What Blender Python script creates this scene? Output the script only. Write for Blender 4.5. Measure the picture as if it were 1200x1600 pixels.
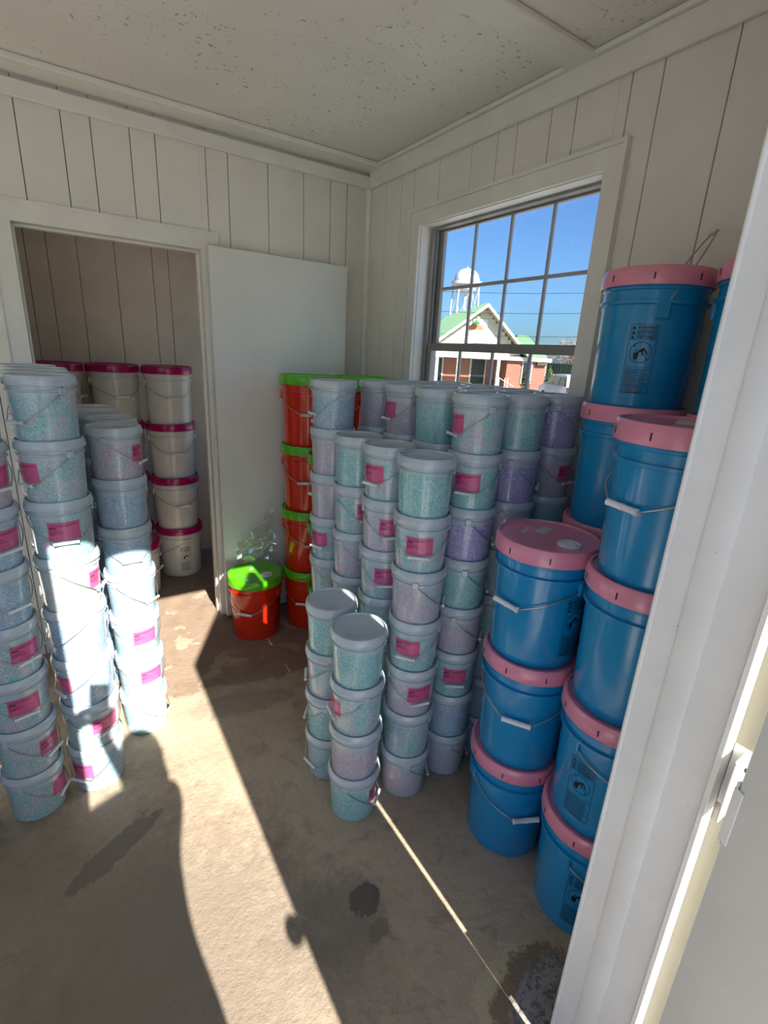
import bpy, math, random
from mathutils import Vector, Matrix
random.seed(7)
S = bpy.context.scene
C = S.collection
for o in list(bpy.data.objects):
    bpy.data.objects.remove(o)
PI = math.pi
R_ = math.radians

# ------------------------------------------------------------------ camera, sky, sun, exposure
H = 1.6
ROT = ((0.83688675, -0.54502792, 0.05064724),      # image right
       (-0.12608528, -0.28198479, -0.95109783),    # image down
       (0.53265662, 0.7895753, -0.30470933))       # view direction
F_PX = 769.05
cd = bpy.data.cameras.new('camera')
cam = bpy.data.objects.new('camera', cd)
C.objects.link(cam)
cd.sensor_fit = 'VERTICAL'
cd.sensor_height = 24.0
cd.lens = F_PX / 1600 * 24.0
cd.clip_start = 0.02
cd.clip_end = 2000
m3 = Matrix((ROT[0], [-v for v in ROT[1]], [-v for v in ROT[2]])).transposed()
cam.matrix_world = Matrix.Translation((0, 0, H)) @ m3.to_4x4()
S.camera = cam

SUN = Vector((0.02, 1.0, -0.68)).normalized()      # direction the sunlight travels
SKY_STRENGTH = 0.043
SUN_STRENGTH = 5.5
w = bpy.data.worlds.new('world')
S.world = w
w.use_nodes = True
nt = w.node_tree
bg = nt.nodes['Background']
sky = nt.nodes.new('ShaderNodeTexSky')
sky.sky_type = 'NISHITA'
sky.sun_disc = False
sky.sun_elevation = math.asin(-SUN.z)
sky.sun_rotation = math.atan2(-SUN.x, -SUN.y)
sky.air_density = 1.0
sky.dust_density = 1.4
sky.ozone_density = 1.0
tint = nt.nodes.new('ShaderNodeMix')               # clear deep-blue day, the same over the whole sky
tint.data_type = 'RGBA'
tint.blend_type = 'MULTIPLY'
tint.inputs[0].default_value = 1.0
tint.inputs[7].default_value = (0.62, 1.0, 1.5, 1.0)
nt.links.new(sky.outputs[0], tint.inputs[6])
nt.links.new(tint.outputs[2], bg.inputs[0])
bg.inputs[1].default_value = SKY_STRENGTH
sl = bpy.data.lights.new('sun', 'SUN')
sun = bpy.data.objects.new('sun', sl)
C.objects.link(sun)
sl.energy = SUN_STRENGTH
sl.angle = R_(0.53)
sl.color = (1.0, 0.965, 0.90)
sun.location = (0, -6, 8)
sun.rotation_euler = SUN.to_track_quat('-Z', 'Y').to_euler()

S.view_settings.view_transform = 'Standard'
S.view_settings.look = 'None'
S.view_settings.gamma = 1.0
S.view_settings.use_curve_mapping = False
S.view_settings.exposure = 1.58


# ------------------------------------------------------------------ helpers
def px_ray(x, y):
    a, b = (x - 600) / F_PX, (y - 800) / F_PX
    return Vector([ROT[0][i] * a + ROT[1][i] * b + ROT[2][i] for i in range(3)])


def px_floor(x, y, z=0.0):
    d = px_ray(x, y)
    t = (z - H) / d.z
    return Vector((d.x * t, d.y * t, z))


def at_dist(x, y, dist):
    """a point seen at pixel (x, y) at the given ground distance from the viewer"""
    d = px_ray(x, y)
    t = dist / math.hypot(d.x, d.y)
    return Vector((d.x * t, d.y * t, H + d.z * t))


class MB:
    def __init__(self):
        self.v = []
        self.f = []

    def add(self, vs, fs):
        o = len(self.v)
        self.v += [tuple(p) for p in vs]
        self.f += [tuple(i + o for i in f) for f in fs]
        return self

    def box(self, x0, x1, y0, y1, z0, z1):
        vs = [(x, y, z) for z in (z0, z1) for y in (y0, y1) for x in (x0, x1)]
        fs = [(0, 2, 3, 1), (4, 5, 7, 6), (0, 1, 5, 4), (2, 6, 7, 3), (0, 4, 6, 2), (1, 3, 7, 5)]
        return self.add(vs, fs)

    def bevbox(self, x0, x1, y0, y1, z0, z1, b=0.003):
        """box whose eight corners and edges are chamfered"""
        lo, hi = (x0, y0, z0), (x1, y1, z1)
        c = [(lo[i] + hi[i]) / 2 for i in range(3)]
        h = [(hi[i] - lo[i]) / 2 for i in range(3)]
        b = min(b, min(h) * 0.9)
        vs, idx = [], {}
        for sx in (-1, 1):
            for sy in (-1, 1):
                for sz in (-1, 1):
                    s = (sx, sy, sz)
                    for ax in range(3):
                        p = [c[i] + s[i] * (h[i] if i == ax else h[i] - b) for i in range(3)]
                        idx[(s, ax)] = len(vs)
                        vs.append(p)
        fs = []
        for ax in range(3):
            a1, a2 = (ax + 1) % 3, (ax + 2) % 3
            for sg in (-1, 1):
                q = []
                for u, v in ((-1, -1), (1, -1), (1, 1), (-1, 1)):
                    s = [0, 0, 0]
                    s[ax], s[a1], s[a2] = sg, u, v
                    q.append(idx[(tuple(s), ax)])
                fs.append(q if sg > 0 else q[::-1])
            for u in (-1, 1):
                for v in (-1, 1):
                    s0, s1 = [0, 0, 0], [0, 0, 0]
                    s0[ax], s1[ax] = -1, 1
                    s0[a1] = s1[a1] = u
                    s0[a2] = s1[a2] = v
                    fs.append((idx[(tuple(s0), a1)], idx[(tuple(s1), a1)], idx[(tuple(s1), a2)], idx[(tuple(s0), a2)]))
        for sx in (-1, 1):
            for sy in (-1, 1):
                for sz in (-1, 1):
                    fs.append([idx[((sx, sy, sz), a)] for a in range(3)])
        return self.add(vs, fs)

    def lathe(self, prof, n=48, cx=0, cy=0, cz=0, close=True):
        vs, fs, rings = [], [], []
        for r, z in prof:
            if r < 1e-6:
                rings.append([len(vs)])
                vs.append((cx, cy, cz + z))
            else:
                rings.append(list(range(len(vs), len(vs) + n)))
                vs += [(cx + r * math.cos(2 * PI * k / n), cy + r * math.sin(2 * PI * k / n), cz + z) for k in range(n)]
        for a, b in zip(rings, rings[1:]):
            for k in range(n):
                k2 = (k + 1) % n
                if len(a) == 1 and len(b) == 1:
                    continue
                if len(a) == 1:
                    fs.append((a[0], b[k2], b[k]))
                elif len(b) == 1:
                    fs.append((a[k], a[k2], b[0]))
                else:
                    fs.append((a[k], a[k2], b[k2], b[k]))
        return self.add(vs, fs)

    def tube(self, pts, r, n=8, cap=True):
        pts = [Vector(p) for p in pts]
        rs = r if isinstance(r, (list, tuple)) else [r] * len(pts)
        vs, fs = [], []
        up = None
        for i, p in enumerate(pts):
            d = (pts[min(i + 1, len(pts) - 1)] - pts[max(i - 1, 0)]).normalized()
            if up is None:
                up = Vector((0, 0, 1)) if abs(d.z) < 0.9 else Vector((1, 0, 0))
            s = d.cross(up).normalized()
            up = s.cross(d).normalized()
            for k in range(n):
                a = 2 * PI * k / n
                vs.append(p + (s * math.cos(a) + up * math.sin(a)) * rs[i])
        for i in range(len(pts) - 1):
            for k in range(n):
                k2 = (k + 1) % n
                fs.append((i * n + k, i * n + k2, (i + 1) * n + k2, (i + 1) * n + k))
        if cap:
            fs.append(tuple(range(n))[::-1])
            fs.append(tuple((len(pts) - 1) * n + k for k in range(n)))
        return self.add(vs, fs)

    def prism(self, poly, ax, a0, a1):
        """closed polygon (in the two axes other than ax, cyclic order) extruded along ax"""
        n = len(poly)
        def mk(p, a):
            q = [0, 0, 0]
            q[ax] = a
            q[(ax + 1) % 3], q[(ax + 2) % 3] = p
            return q
        vs = [mk(p, a0) for p in poly] + [mk(p, a1) for p in poly]
        fs = [tuple(range(n))[::-1], tuple(range(n, 2 * n))]
        fs += [(k, (k + 1) % n, (k + 1) % n + n, k + n) for k in range(n)]
        return self.add(vs, fs)

    def xform(self, M):
        self.v = [tuple(M @ Vector(p)) for p in self.v]
        return self

    def mesh(self, name, mat, smooth=None):
        me = bpy.data.meshes.new(name)
        me.from_pydata(self.v, [], self.f)
        me.validate()
        me.update()
        import bmesh
        bm = bmesh.new()
        bm.from_mesh(me)
        bmesh.ops.recalc_face_normals(bm, faces=bm.faces)
        bm.to_mesh(me)
        bm.free()
        if smooth:
            me.polygons.foreach_set('use_smooth', [True] * len(me.polygons))
            me.set_sharp_from_angle(angle=R_(smooth))
        if mat:
            me.materials.append(mat)
        return me


def link(name, me, parent=None, loc=(0, 0, 0), rz=0.0):
    o = bpy.data.objects.new(name, me)
    C.objects.link(o)
    o.location = loc
    if rz:
        o.rotation_euler = (0, 0, rz)
    if parent is not None:
        o.parent = parent
    return o


def obj(name, mb, mat, parent=None, smooth=None, loc=(0, 0, 0), rz=0.0):
    return link(name, mb.mesh(name, mat, smooth), parent, loc, rz)


def tag(o, label, cat, group=None, kind=None):
    o['label'] = label
    o['category'] = cat
    if group:
        o['group'] = group
    if kind:
        o['kind'] = kind
    return o


def thing(name, label, cat, loc=(0, 0, 0), rz=0.0, group=None):
    return tag(link(name, None, None, loc, rz), label, cat, group)


def B(x0, x1, y0, y1, z0, z1, bev=0.0):
    m = MB()
    return m.bevbox(x0, x1, y0, y1, z0, z1, bev) if bev else m.box(x0, x1, y0, y1, z0, z1)


# ------------------------------------------------------------------ materials
def lin(c):
    return tuple(((v / 255) / 12.92 if v <= 10 else ((v / 255 + 0.055) / 1.055) ** 2.4) for v in c) + (1.0,)


class NT:
    def __init__(self, name, rough=0.5, spec=0.5):
        self.m = bpy.data.materials.new(name)
        self.m.use_nodes = True
        self.t = self.m.node_tree
        self.b = self.t.nodes['Principled BSDF']
        self.b.inputs['Roughness'].default_value = rough
        self.b.inputs['Specular IOR Level'].default_value = spec
        self._tc = None

    def n(self, typ, **kw):
        nd = self.t.nodes.new('ShaderNode' + typ)
        for k, v in kw.items():
            if hasattr(nd, k) and not k[0].isupper():
                setattr(nd, k, v)
        return nd

    def set(self, sock, v):
        if isinstance(v, bpy.types.NodeSocket):
            self.t.links.new(v, sock)
        else:
            sock.default_value = v

    def tc(self, which='Object'):
        if self._tc is None:
            self._tc = self.n('TexCoord')
        return self._tc.outputs[which]

    def noise(self, scale, detail=4, rough=0.6, vec=None, dist=0.0, col=False):
        nd = self.n('TexNoise')
        nd.inputs['Scale'].default_value = scale
        nd.inputs['Detail'].default_value = detail
        nd.inputs['Roughness'].default_value = rough
        nd.inputs['Distortion'].default_value = dist
        self.set(nd.inputs['Vector'], vec or self.tc())
        return nd.outputs['Color' if col else 'Fac']

    def voro(self, scale, vec=None, feat='F1', out='Distance', rnd=1.0):
        nd = self.n('TexVoronoi')
        nd.feature = feat
        nd.inputs['Scale'].default_value = scale
        nd.inputs['Randomness'].default_value = rnd
        self.set(nd.inputs['Vector'], vec or self.tc())
        return nd.outputs[out]

    def ramp(self, fac, stops, const=False):
        nd = self.n('ValToRGB')
        cr = nd.color_ramp
        if const:
            cr.interpolation = 'CONSTANT'
        while len(cr.elements) < len(stops):
            cr.elements.new(0.5)
        for e, (p, c) in zip(cr.elements, stops):
            e.position = p
            e.color = c if len(c) == 4 else tuple(c) + (1,)
        self.set(nd.inputs[0], fac)
        return nd.outputs[0]

    def step(self, fac, a, b):
        nd = self.n('MapRange')
        nd.interpolation_type = 'SMOOTHSTEP'
        self.set(nd.inputs['Value'], fac)
        nd.inputs['From Min'].default_value = a
        nd.inputs['From Max'].default_value = b
        return nd.outputs[0]

    def math(self, op, a, b=0.0):
        nd = self.n('Math')
        nd.operation = op
        self.set(nd.inputs[0], a)
        self.set(nd.inputs[1], b)
        return nd.outputs[0]

    def vmath(self, op, a, b):
        nd = self.n('VectorMath')
        nd.operation = op
        self.set(nd.inputs[0], a)
        self.set(nd.inputs[1], b)
        return nd.outputs['Value' if op in ('LENGTH', 'DISTANCE') else 'Vector']

    def mix(self, fac, a, b, mode='MIX'):
        nd = self.n('Mix')
        nd.data_type = 'RGBA'
        nd.blend_type = mode
        self.set(nd.inputs[0], fac)
        self.set(nd.inputs[6], a)
        self.set(nd.inputs[7], b)
        return nd.outputs[2]

    def sep(self, vec=None):
        nd = self.n('SeparateXYZ')
        self.set(nd.inputs[0], vec or self.tc())
        return nd.outputs

    def bump(self, h, strength=0.3, dist=0.002):
        nd = self.n('Bump')
        nd.inputs['Strength'].default_value = strength
        nd.inputs['Distance'].default_value = dist
        self.set(nd.inputs['Height'], h)
        self.t.links.new(nd.outputs[0], self.b.inputs['Normal'])

    def col(self, c):
        self.set(self.b.inputs['Base Color'], c)
        return self.m


def paint(name, rgb, rough=0.5, amp=0.06, scale=6.0, bump=0.0, bscale=120, spec=0.4, coat=0.0):
    k = NT(name, rough, spec)
    c = lin(rgb)
    d = tuple(v * (1 - amp * 2.2) for v in c[:3]) + (1,)
    u = tuple(min(1, v * (1 + amp)) for v in c[:3]) + (1,)
    k.col(k.ramp(k.noise(scale, 5), [(0.3, d), (0.7, u)]))
    if bump:
        k.bump(k.noise(bscale, 3), bump)
    if coat:
        k.b.inputs['Coat Weight'].default_value = coat
        k.b.inputs['Coat Roughness'].default_value = 0.08
    return k.m


def plastic(name, rgb, rough=0.22, amp=0.03, coat=0.5):
    return paint(name, rgb, rough, amp, 14.0, spec=0.5, coat=coat)


def scuffed(name, rgb, rough=0.45):
    """white paint with fine scratches and specks"""
    k = NT(name, rough, 0.4)
    c = lin(rgb)
    base = k.ramp(k.noise(5, 5), [(0.3, tuple(v * .88 for v in c[:3]) + (1,)), (0.7, c)])
    m = k.n('Mapping')
    m.inputs['Scale'].default_value = (30, 30, 5)
    k.set(m.inputs[0], k.tc())
    scr = k.step(k.noise(3.0, 6, 0.75, m.outputs[0], 1.5), 0.69, 0.74)
    spk = k.step(k.noise(85, 2, 0.5), 0.76, 0.79)
    d = k.mix(k.math('MULTIPLY', scr, 0.45), base, lin((118, 110, 98)))
    d = k.mix(k.math('MULTIPLY', spk, 0.6), d, lin((70, 62, 52)))
    k.bump(k.noise(160, 3), 0.15, 0.001)
    return k.col(d)


def contents(name, cols, dark=(120, 120, 130), milky=0.22, fill=0.148):
    """milky clear pail wall with loose coloured flakes behind it; clear band above the fill line"""
    k = NT(name, 0.22, 0.5)
    oi = k.n('ObjectInfo')
    off = k.n('CombineXYZ')
    for i, f in enumerate((37.0, 91.0, 53.0)):
        k.set(off.inputs[i], k.math('MULTIPLY', oi.outputs['Random'], f))
    v = k.vmath('ADD', k.tc(), off.outputs[0])
    cells = k.sep(k.voro(300, v, out='Color'))
    big = k.noise(20, 4, 0.6, v)
    val = k.math('ADD', k.math('MULTIPLY', cells[0], 0.42), k.math('MULTIPLY', k.math('SUBTRACT', big, 0.30), 1.35))
    n = len(cols)
    stops = [((i + .5) / n * 0.9, lin(c)) for i, c in enumerate(cols)]
    c = k.ramp(val, stops)
    c = k.mix(k.math('MULTIPLY', k.step(cells[1], 0.5, 0.9), 0.58), c, lin((224, 228, 228)))
    c = k.mix(k.math('MULTIPLY', k.step(cells[2], 0.75, 1.0), 0.45), c, lin(dark))
    c = k.mix(milky, c, lin((190, 200, 206)))
    z = k.math('ADD', k.sep()[2], k.math('MULTIPLY', k.noise(30, 2, 0.5, v), 0.02))
    z = k.math('ADD', z, k.math('MULTIPLY', oi.outputs['Random'], 0.012))
    c = k.mix(k.math('MULTIPLY', k.step(z, fill, fill + 0.006), 0.72), c, lin((186, 197, 202)))
    k.b.inputs['Coat Weight'].default_value = 0.5
    k.b.inputs['Coat Roughness'].default_value = 0.08
    return k.col(c)


def floor_material():
    k = NT('floor_concrete', 0.62, 0.35)
    P = k.tc()
    x, y, z = k.sep(P)
    n1, n2, n3 = k.noise(2.2, 8, 0.62), k.noise(9, 8, 0.7, dist=0.6), k.noise(60, 5, 0.7)
    base = k.ramp(n1, [(0.25, lin((160, 140, 116))), (0.5, lin((184, 163, 138))), (0.75, lin((197, 177, 151)))])
    base = k.mix(k.math('MULTIPLY', k.step(n2, 0.52, 0.68), 0.38), base, lin((116, 102, 86)))
    base = k.mix(k.math('MULTIPLY', k.step(n3, 0.60, 0.70), 0.35), base, lin((96, 88, 76)))
    base = k.mix(k.math('MULTIPLY', k.step(k.noise(130, 2), 0.70, 0.76), 0.6), base, lin((190, 182, 166)))
    # long thin scratches
    mp = k.n('Mapping')
    mp.inputs['Rotation'].default_value = (0, 0, 0.7)
    mp.inputs['Scale'].default_value = (3, 22, 1)
    k.set(mp.inputs[0], P)
    base = k.mix(k.math('MULTIPLY', k.step(k.noise(3.2, 5, 0.7, mp.outputs[0], 2.0), 0.66, 0.70), 0.4), base, lin((92, 84, 74)))
    wob = k.math('MULTIPLY', k.math('SUBTRACT', k.noise(7, 6, 0.7), 0.5), 0.34)
    wob2 = k.math('MULTIPLY', k.math('SUBTRACT', k.noise(22, 6, 0.78), 0.5), 1.1)
    base = k.mix(k.math('MULTIPLY', k.step(k.noise(3.4, 7, 0.72, dist=0.8), 0.52, 0.70), 0.42), base, lin((118, 103, 87)))
    base = k.mix(k.math('MULTIPLY', k.step(k.noise(26, 6, 0.75), 0.57, 0.70), 0.30), base, lin((98, 86, 72)))
    # old dark red-brown floor paint towards the inner doorway, worn through in patches
    yb = k.math('ADD', k.math('ADD', y, k.math('MULTIPLY', x, 0.18)), k.math('MULTIPLY', wob, 0.6))
    zone = k.step(yb, 2.19, 2.215)
    worn = k.step(k.noise(5.5, 3, 0.5, dist=0.3), 0.60, 0.615)
    paintf = k.math('MULTIPLY', zone, k.math('SUBTRACT', 1.0, k.math('MULTIPLY', worn, 0.8)))
    brown = k.ramp(n2, [(0.3, lin((128, 107, 90))), (0.7, lin((160, 138, 117)))])
    base = k.mix(k.math('MULTIPLY', paintf, 0.85), base, brown)

    def blot(cx, cy, rx, ry, ang, col, f, edge=0.25, wamp=1.4):
        nonlocal base
        mp = k.n('Mapping')
        mp.vector_type = 'TEXTURE'
        mp.inputs['Location'].default_value = (cx, cy, 0)
        mp.inputs['Rotation'].default_value = (0, 0, ang)
        mp.inputs['Scale'].default_value = (rx, ry, 1)
        k.set(mp.inputs[0], P)
        d = k.vmath('LENGTH', mp.outputs[0], (0, 0, 0))
        d = k.math('ADD', d, k.math('ADD', k.math('MULTIPLY', wob, wamp), k.math('MULTIPLY', wob2, wamp)))
        msk = k.math('SUBTRACT', 1.0, k.step(d, 1.0, 1.0 + edge))
        base = k.mix(k.math('MULTIPLY', msk, f), base, col)
        return msk
    blot(-0.02, 1.45, 0.16, 0.04, 0.55, lin((98, 88, 80)), 0.75, 0.1)
    blot(-0.30, 1.0, 0.5, 0.6, 0.0, lin((110, 98, 84)), 0.55, 0.8)
    blot(0.1, 0.9, 0.35, 0.3, 0.4, lin((128, 116, 104)), 0.5, 0.8)
    blot(0.61, 0.893, 0.050, 0.042, 0.3, lin((78, 74, 70)), 0.9, 0.12)
    blot(0.60, 0.80, 0.03, 0.02, 0.3, lin((110, 98, 84)), 0.6, 0.5)
    blot(0.52, 0.88, 0.10, 0.09, 0.3, lin((120, 108, 94)), 0.45, 0.8)
    blot(0.56, 1.95, 0.20, 0.06, -0.2, lin((120, 106, 94)), 0.4, 0.6)
    # spalled crust by the door frame
    blot(0.83, 0.44, 0.165, 0.125, 0.35, lin((196, 178, 142)), 0.85, 0.08)
    blot(0.86, 0.425, 0.15, 0.10, 0.35, lin((128, 104, 84)), 0.85, 0.2)
    m = blot(0.88, 0.40, 0.125, 0.08, 0.35, lin((166, 160, 152)), 0.9, 0.3)
    crumb = k.math('MULTIPLY', m, k.step(k.noise(45, 5, 0.8), 0.5, 0.6))
    base = k.mix(k.math('MULTIPLY', crumb, 0.6), base, lin((84, 76, 70)))
    h = k.math('ADD', k.math('MULTIPLY', n3, 0.8), k.math('ADD', k.noise(16, 7, 0.75), k.math('MULTIPLY', crumb, 1.5)))
    k.bump(h, 0.7, 0.006)
    return k.col(base)


def ceiling_material():
    k = NT('ceiling_paint', 0.7, 0.2)
    base = k.ramp(k.noise(1.6, 4), [(0.3, lin((228, 225, 217))), (0.7, lin((238, 236, 229)))])
    patch = k.step(k.noise(2.2, 4, 0.65), 0.40, 0.58)
    spk = k.math('MULTIPLY', k.step(k.noise(48, 3, 0.6, dist=0.8), 0.63, 0.665), patch)
    base = k.mix(k.math('MULTIPLY', spk, 0.75), base, lin((112, 102, 90)))
    k.bump(k.noise(70, 4, 0.7), 0.25, 0.003)
    return k.col(base)


def glass_mat(name, tint=(0.97, 0.99, 1.0), gloss=0.06):
    m = bpy.data.materials.new(name)
    m.use_nodes = True
    t = m.node_tree
    t.nodes.clear()
    out = t.nodes.new('ShaderNodeOutputMaterial')
    mx = t.nodes.new('ShaderNodeMixShader')
    tr = t.nodes.new('ShaderNodeBsdfTransparent')
    gl = t.nodes.new('ShaderNodeBsdfGlossy')
    tr.inputs[0].default_value = tint + (1,)
    gl.inputs['Roughness'].default_value = 0.02
    nz = t.nodes.new('ShaderNodeTexNoise')
    nz.inputs['Scale'].default_value = 9
    mr = t.nodes.new('ShaderNodeMapRange')
    mr.inputs['To Min'].default_value = gloss * 0.6
    mr.inputs['To Max'].default_value = gloss * 1.4
    t.links.new(nz.outputs[0], mr.inputs[0])
    t.links.new(mr.outputs[0], mx.inputs[0])
    t.links.new(tr.outputs[0], mx.inputs[1])
    t.links.new(gl.outputs[0], mx.inputs[2])
    t.links.new(mx.outputs[0], out.inputs[0])
    return m


M = {}
M['wall'] = paint('wall_paint', (234, 231, 223), 0.5, 0.03, 3.0, 0.12, 90, 0.35)
M['groove'] = paint('groove_shadow_board', (120, 110, 96), 0.8, 0.05)
M['closet'] = paint('closet_paint', (238, 222, 200), 0.55, 0.05, 3.0, 0.1, 90, 0.3)
M['ceil'] = ceiling_material()
M['floor'] = floor_material()
M['trim'] = paint('trim_paint', (236, 234, 227), 0.42, 0.03, 8, 0.1, 60)
M['jamb'] = scuffed('jamb_paint', (228, 226, 222))
M['door'] = paint('door_paint', (232, 233, 228), 0.38, 0.03, 3)
M['alu'] = paint('window_aluminium', (150, 148, 146), 0.45, 0.05, 10)
M['sash'] = paint('sash_paint', (176, 176, 178), 0.4, 0.04, 10)
M['glass'] = glass_mat('window_glass')
M['film'] = glass_mat('plastic_film', (0.97, 0.98, 0.98), 0.22)
M['metal'] = NT('steel_wire', 0.32, 0.5)
M['metal'].b.inputs['Metallic'].default_value = 0.85
M['metal'] = M['metal'].col(lin((176, 176, 176)))
M['whiteplastic'] = plastic('white_plastic', (236, 236, 236), 0.3)
M['lid'] = plastic('milky_lid_plastic', (192, 202, 208), 0.24, 0.04, 0.6)
M['blue'] = plastic('blue_plastic', (16, 140, 198), 0.24, 0.03, 0.3)
M['pink'] = plastic('pink_plastic', (226, 142, 168), 0.28, 0.03, 0.4)
M['red'] = plastic('red_plastic', (214, 44, 14), 0.2, 0.04, 0.6)
M['green'] = plastic('green_plastic', (92, 190, 20), 0.25, 0.04, 0.4)
M['cream'] = plastic('cream_plastic', (224, 218, 206), 0.3, 0.03, 0.4)
M['magenta'] = plastic('magenta_plastic', (178, 10, 92), 0.28, 0.04, 0.4)
M['black'] = paint('black_print', (22, 24, 28), 0.5, 0.02)
M['darkprint'] = paint('label_print', (92, 12, 58), 0.5, 0.02)
M['label'] = paint('pink_label', (212, 96, 142), 0.35, 0.05, 20, coat=0.4)
M['sticker'] = paint('paper_sticker', (206, 198, 202), 0.6, 0.04, 60)
PINK, TEAL, LAV, BLUE, WHT, DTL = (206, 158, 180), (104, 190, 188), (158, 146, 206), (128, 174, 206), (200, 206, 206), (62, 172, 168)
M['c_teal'] = contents('flakes_teal', [DTL, TEAL, TEAL, (132, 198, 198), BLUE], (90, 160, 160))
M['c_mix'] = contents('flakes_teal_pink', [DTL, TEAL, (140, 190, 194), (176, 180, 190), PINK], (120, 150, 165))
M['c_pink'] = contents('flakes_pink', [TEAL, (150, 182, 190), (182, 172, 186), PINK, (176, 172, 190)], (140, 130, 150))
M['c_blue'] = contents('flakes_blue', [TEAL, (132, 182, 198), BLUE, (146, 164, 204), (178, 190, 204)], (110, 140, 175))
M['c_purple'] = contents('flakes_purple', [(146, 132, 204), LAV, (164, 150, 214), (180, 168, 214)], (110, 96, 170), 0.16)
M['c_yellow'] = contents('flakes_pale', [(132, 196, 188), (190, 200, 190), (206, 204, 178), PINK], (150, 150, 150))


# ------------------------------------------------------------------ the room
def struct(name, mb, mat, label, cat, smooth=None, parent=None):
    o = obj(name, mb, mat, parent, smooth)
    if parent is None:
        tag(o, label, cat, kind='structure')
    return o


XL, XR, YB, YI, YO, ZC = -2.9, 1.685, 2.82, 0.3735, 0.222, 2.60
JX, JL, JZ = 0.820, -0.105, 2.01                   # entrance: right jamb, left jamb, head


def cut(a0, a1, z0, z1, holes):
    """rectangle minus holes -> list of rectangles (a = along wall)"""
    rects = [(a0, a1, z0, z1)]
    for h0, h1, k0, k1 in holes:
        nxt = []
        for r0, r1, s0, s1 in rects:
            i0, i1, j0, j1 = max(r0, h0), min(r1, h1), max(s0, k0), min(s1, k1)
            if i0 >= i1 or j0 >= j1:
                nxt.append((r0, r1, s0, s1))
                continue
            if r0 < i0: nxt.append((r0, i0, s0, s1))
            if i1 < r1: nxt.append((i1, r1, s0, s1))
            if s0 < j0: nxt.append((i0, i1, s0, j0))
            if j1 < s1: nxt.append((i0, i1, j1, s1))
        rects = nxt
    return [r for r in rects if r[1] - r[0] > 1e-4 and r[3] - r[2] > 1e-4]


def plank_wall(name, label, axis, face, thick, grooves, z0, z1, holes, mat, inward, plank=0.012, back=None):
    """wall body with the vertical boards of its panelling as parts.
    axis 'x': wall runs along x, its inner face lies at y = face; inward = +-1 side of the room."""
    body = MB()
    f0, f1 = sorted((face - inward * plank, face - inward * thick))
    for a0, a1, s0, s1 in cut(grooves[0], grooves[-1], z0, z1, holes):
        if axis == 'x': body.box(a0, a1, f0, f1, s0, s1)
        else: body.box(f0, f1, a0, a1, s0, s1)
    wobj = struct(name, body, back or M['groove'], label, 'wall')
    p0, p1 = sorted((face, face - inward * plank * 0.999))
    for g0, g1 in zip(grooves, grooves[1:]):
        mb = MB()
        for a0, a1, s0, s1 in cut(g0 + 0.0016, g1 - 0.0016, z0, z1, holes):
            if axis == 'x': mb.bevbox(a0, a1, p0, p1, s0, s1, 0.002)
            else: mb.bevbox(p0, p1, a0, a1, s0, s1, 0.002)
        if mb.v:
            obj('plank', mb, mat, wobj)
    return wobj


struct('floor', B(XL - .15, XR + .15, YO - 0.03, 4.05, -0.12, 0.0), M['floor'], 'worn stained concrete floor with chipped patches', 'floor')
struct('ceiling', B(XL - .15, XR + .15, YO - .1, YB + .12, ZC, ZC + 0.12), M['ceil'], 'off white speckled painted ceiling', 'ceiling')

DX0, DX1, DZ = -0.06, 0.709, 2.052                 # inner doorway
gb = [XL, -2.75, -2.6, -2.4, -2.28, -2.1, -1.9, -1.78, -1.55, -1.42, -1.2, -1.09, -.9, -.75, -.6, -.46, -.35, -.2, .013, .171, .279, .43, .535, .758, .864, 1.07, 1.27, 1.432, 1.537, XR]
plank_wall('wall_back', 'off white wall of vertical grooved boards with the inner doorway', 'x', YB, 0.115, gb, 0, ZC, [(DX0 - .018, DX1 + .018, 0, DZ + .018)], M['wall'], -1)
WY0, WY1, WZ0, WZ1 = 1.245, 2.293, 1.06, 2.235     # window opening
gr = [YO, .35, .53, .68, .892, 1.1, 1.205, 1.413, 1.524, 1.692, 1.799, 1.955, 2.177, 2.377, 2.491, 2.64, YB + .115]
plank_wall('wall_right', 'off white wall of vertical grooved boards with the window', 'y', XR, 0.15, gr, 0, ZC, [(WY0, WY1, WZ0, WZ1)], M['wall'], -1)
# wall opposite the window, with an unseen window added to let daylight in
gl_ = [YO, .45, .6, .8, 1.0, 1.2, 1.35, 1.5, 1.7, 1.9, 2.1, 2.25, 2.4, 2.6, YB + .115]
plank_wall('wall_left', 'off white boarded wall opposite the gridded window', 'y', XL, 0.15, gl_, 0, ZC, [(0.62, 2.22, 0.95, 2.235)], M['wall'], 1)
mb = MB()
for r in cut(XL - .15, XR + .15, 0, ZC, [(JL - .02, JX + .03, 0, JZ + .03), (-2.76, -.56, .85, 2.3)]):
    mb.box(r[0], r[1], YO + .02, YI, r[2], r[3])
struct('wall_front', mb, M['wall'], 'off white wall around the entrance doorway', 'wall')

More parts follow.
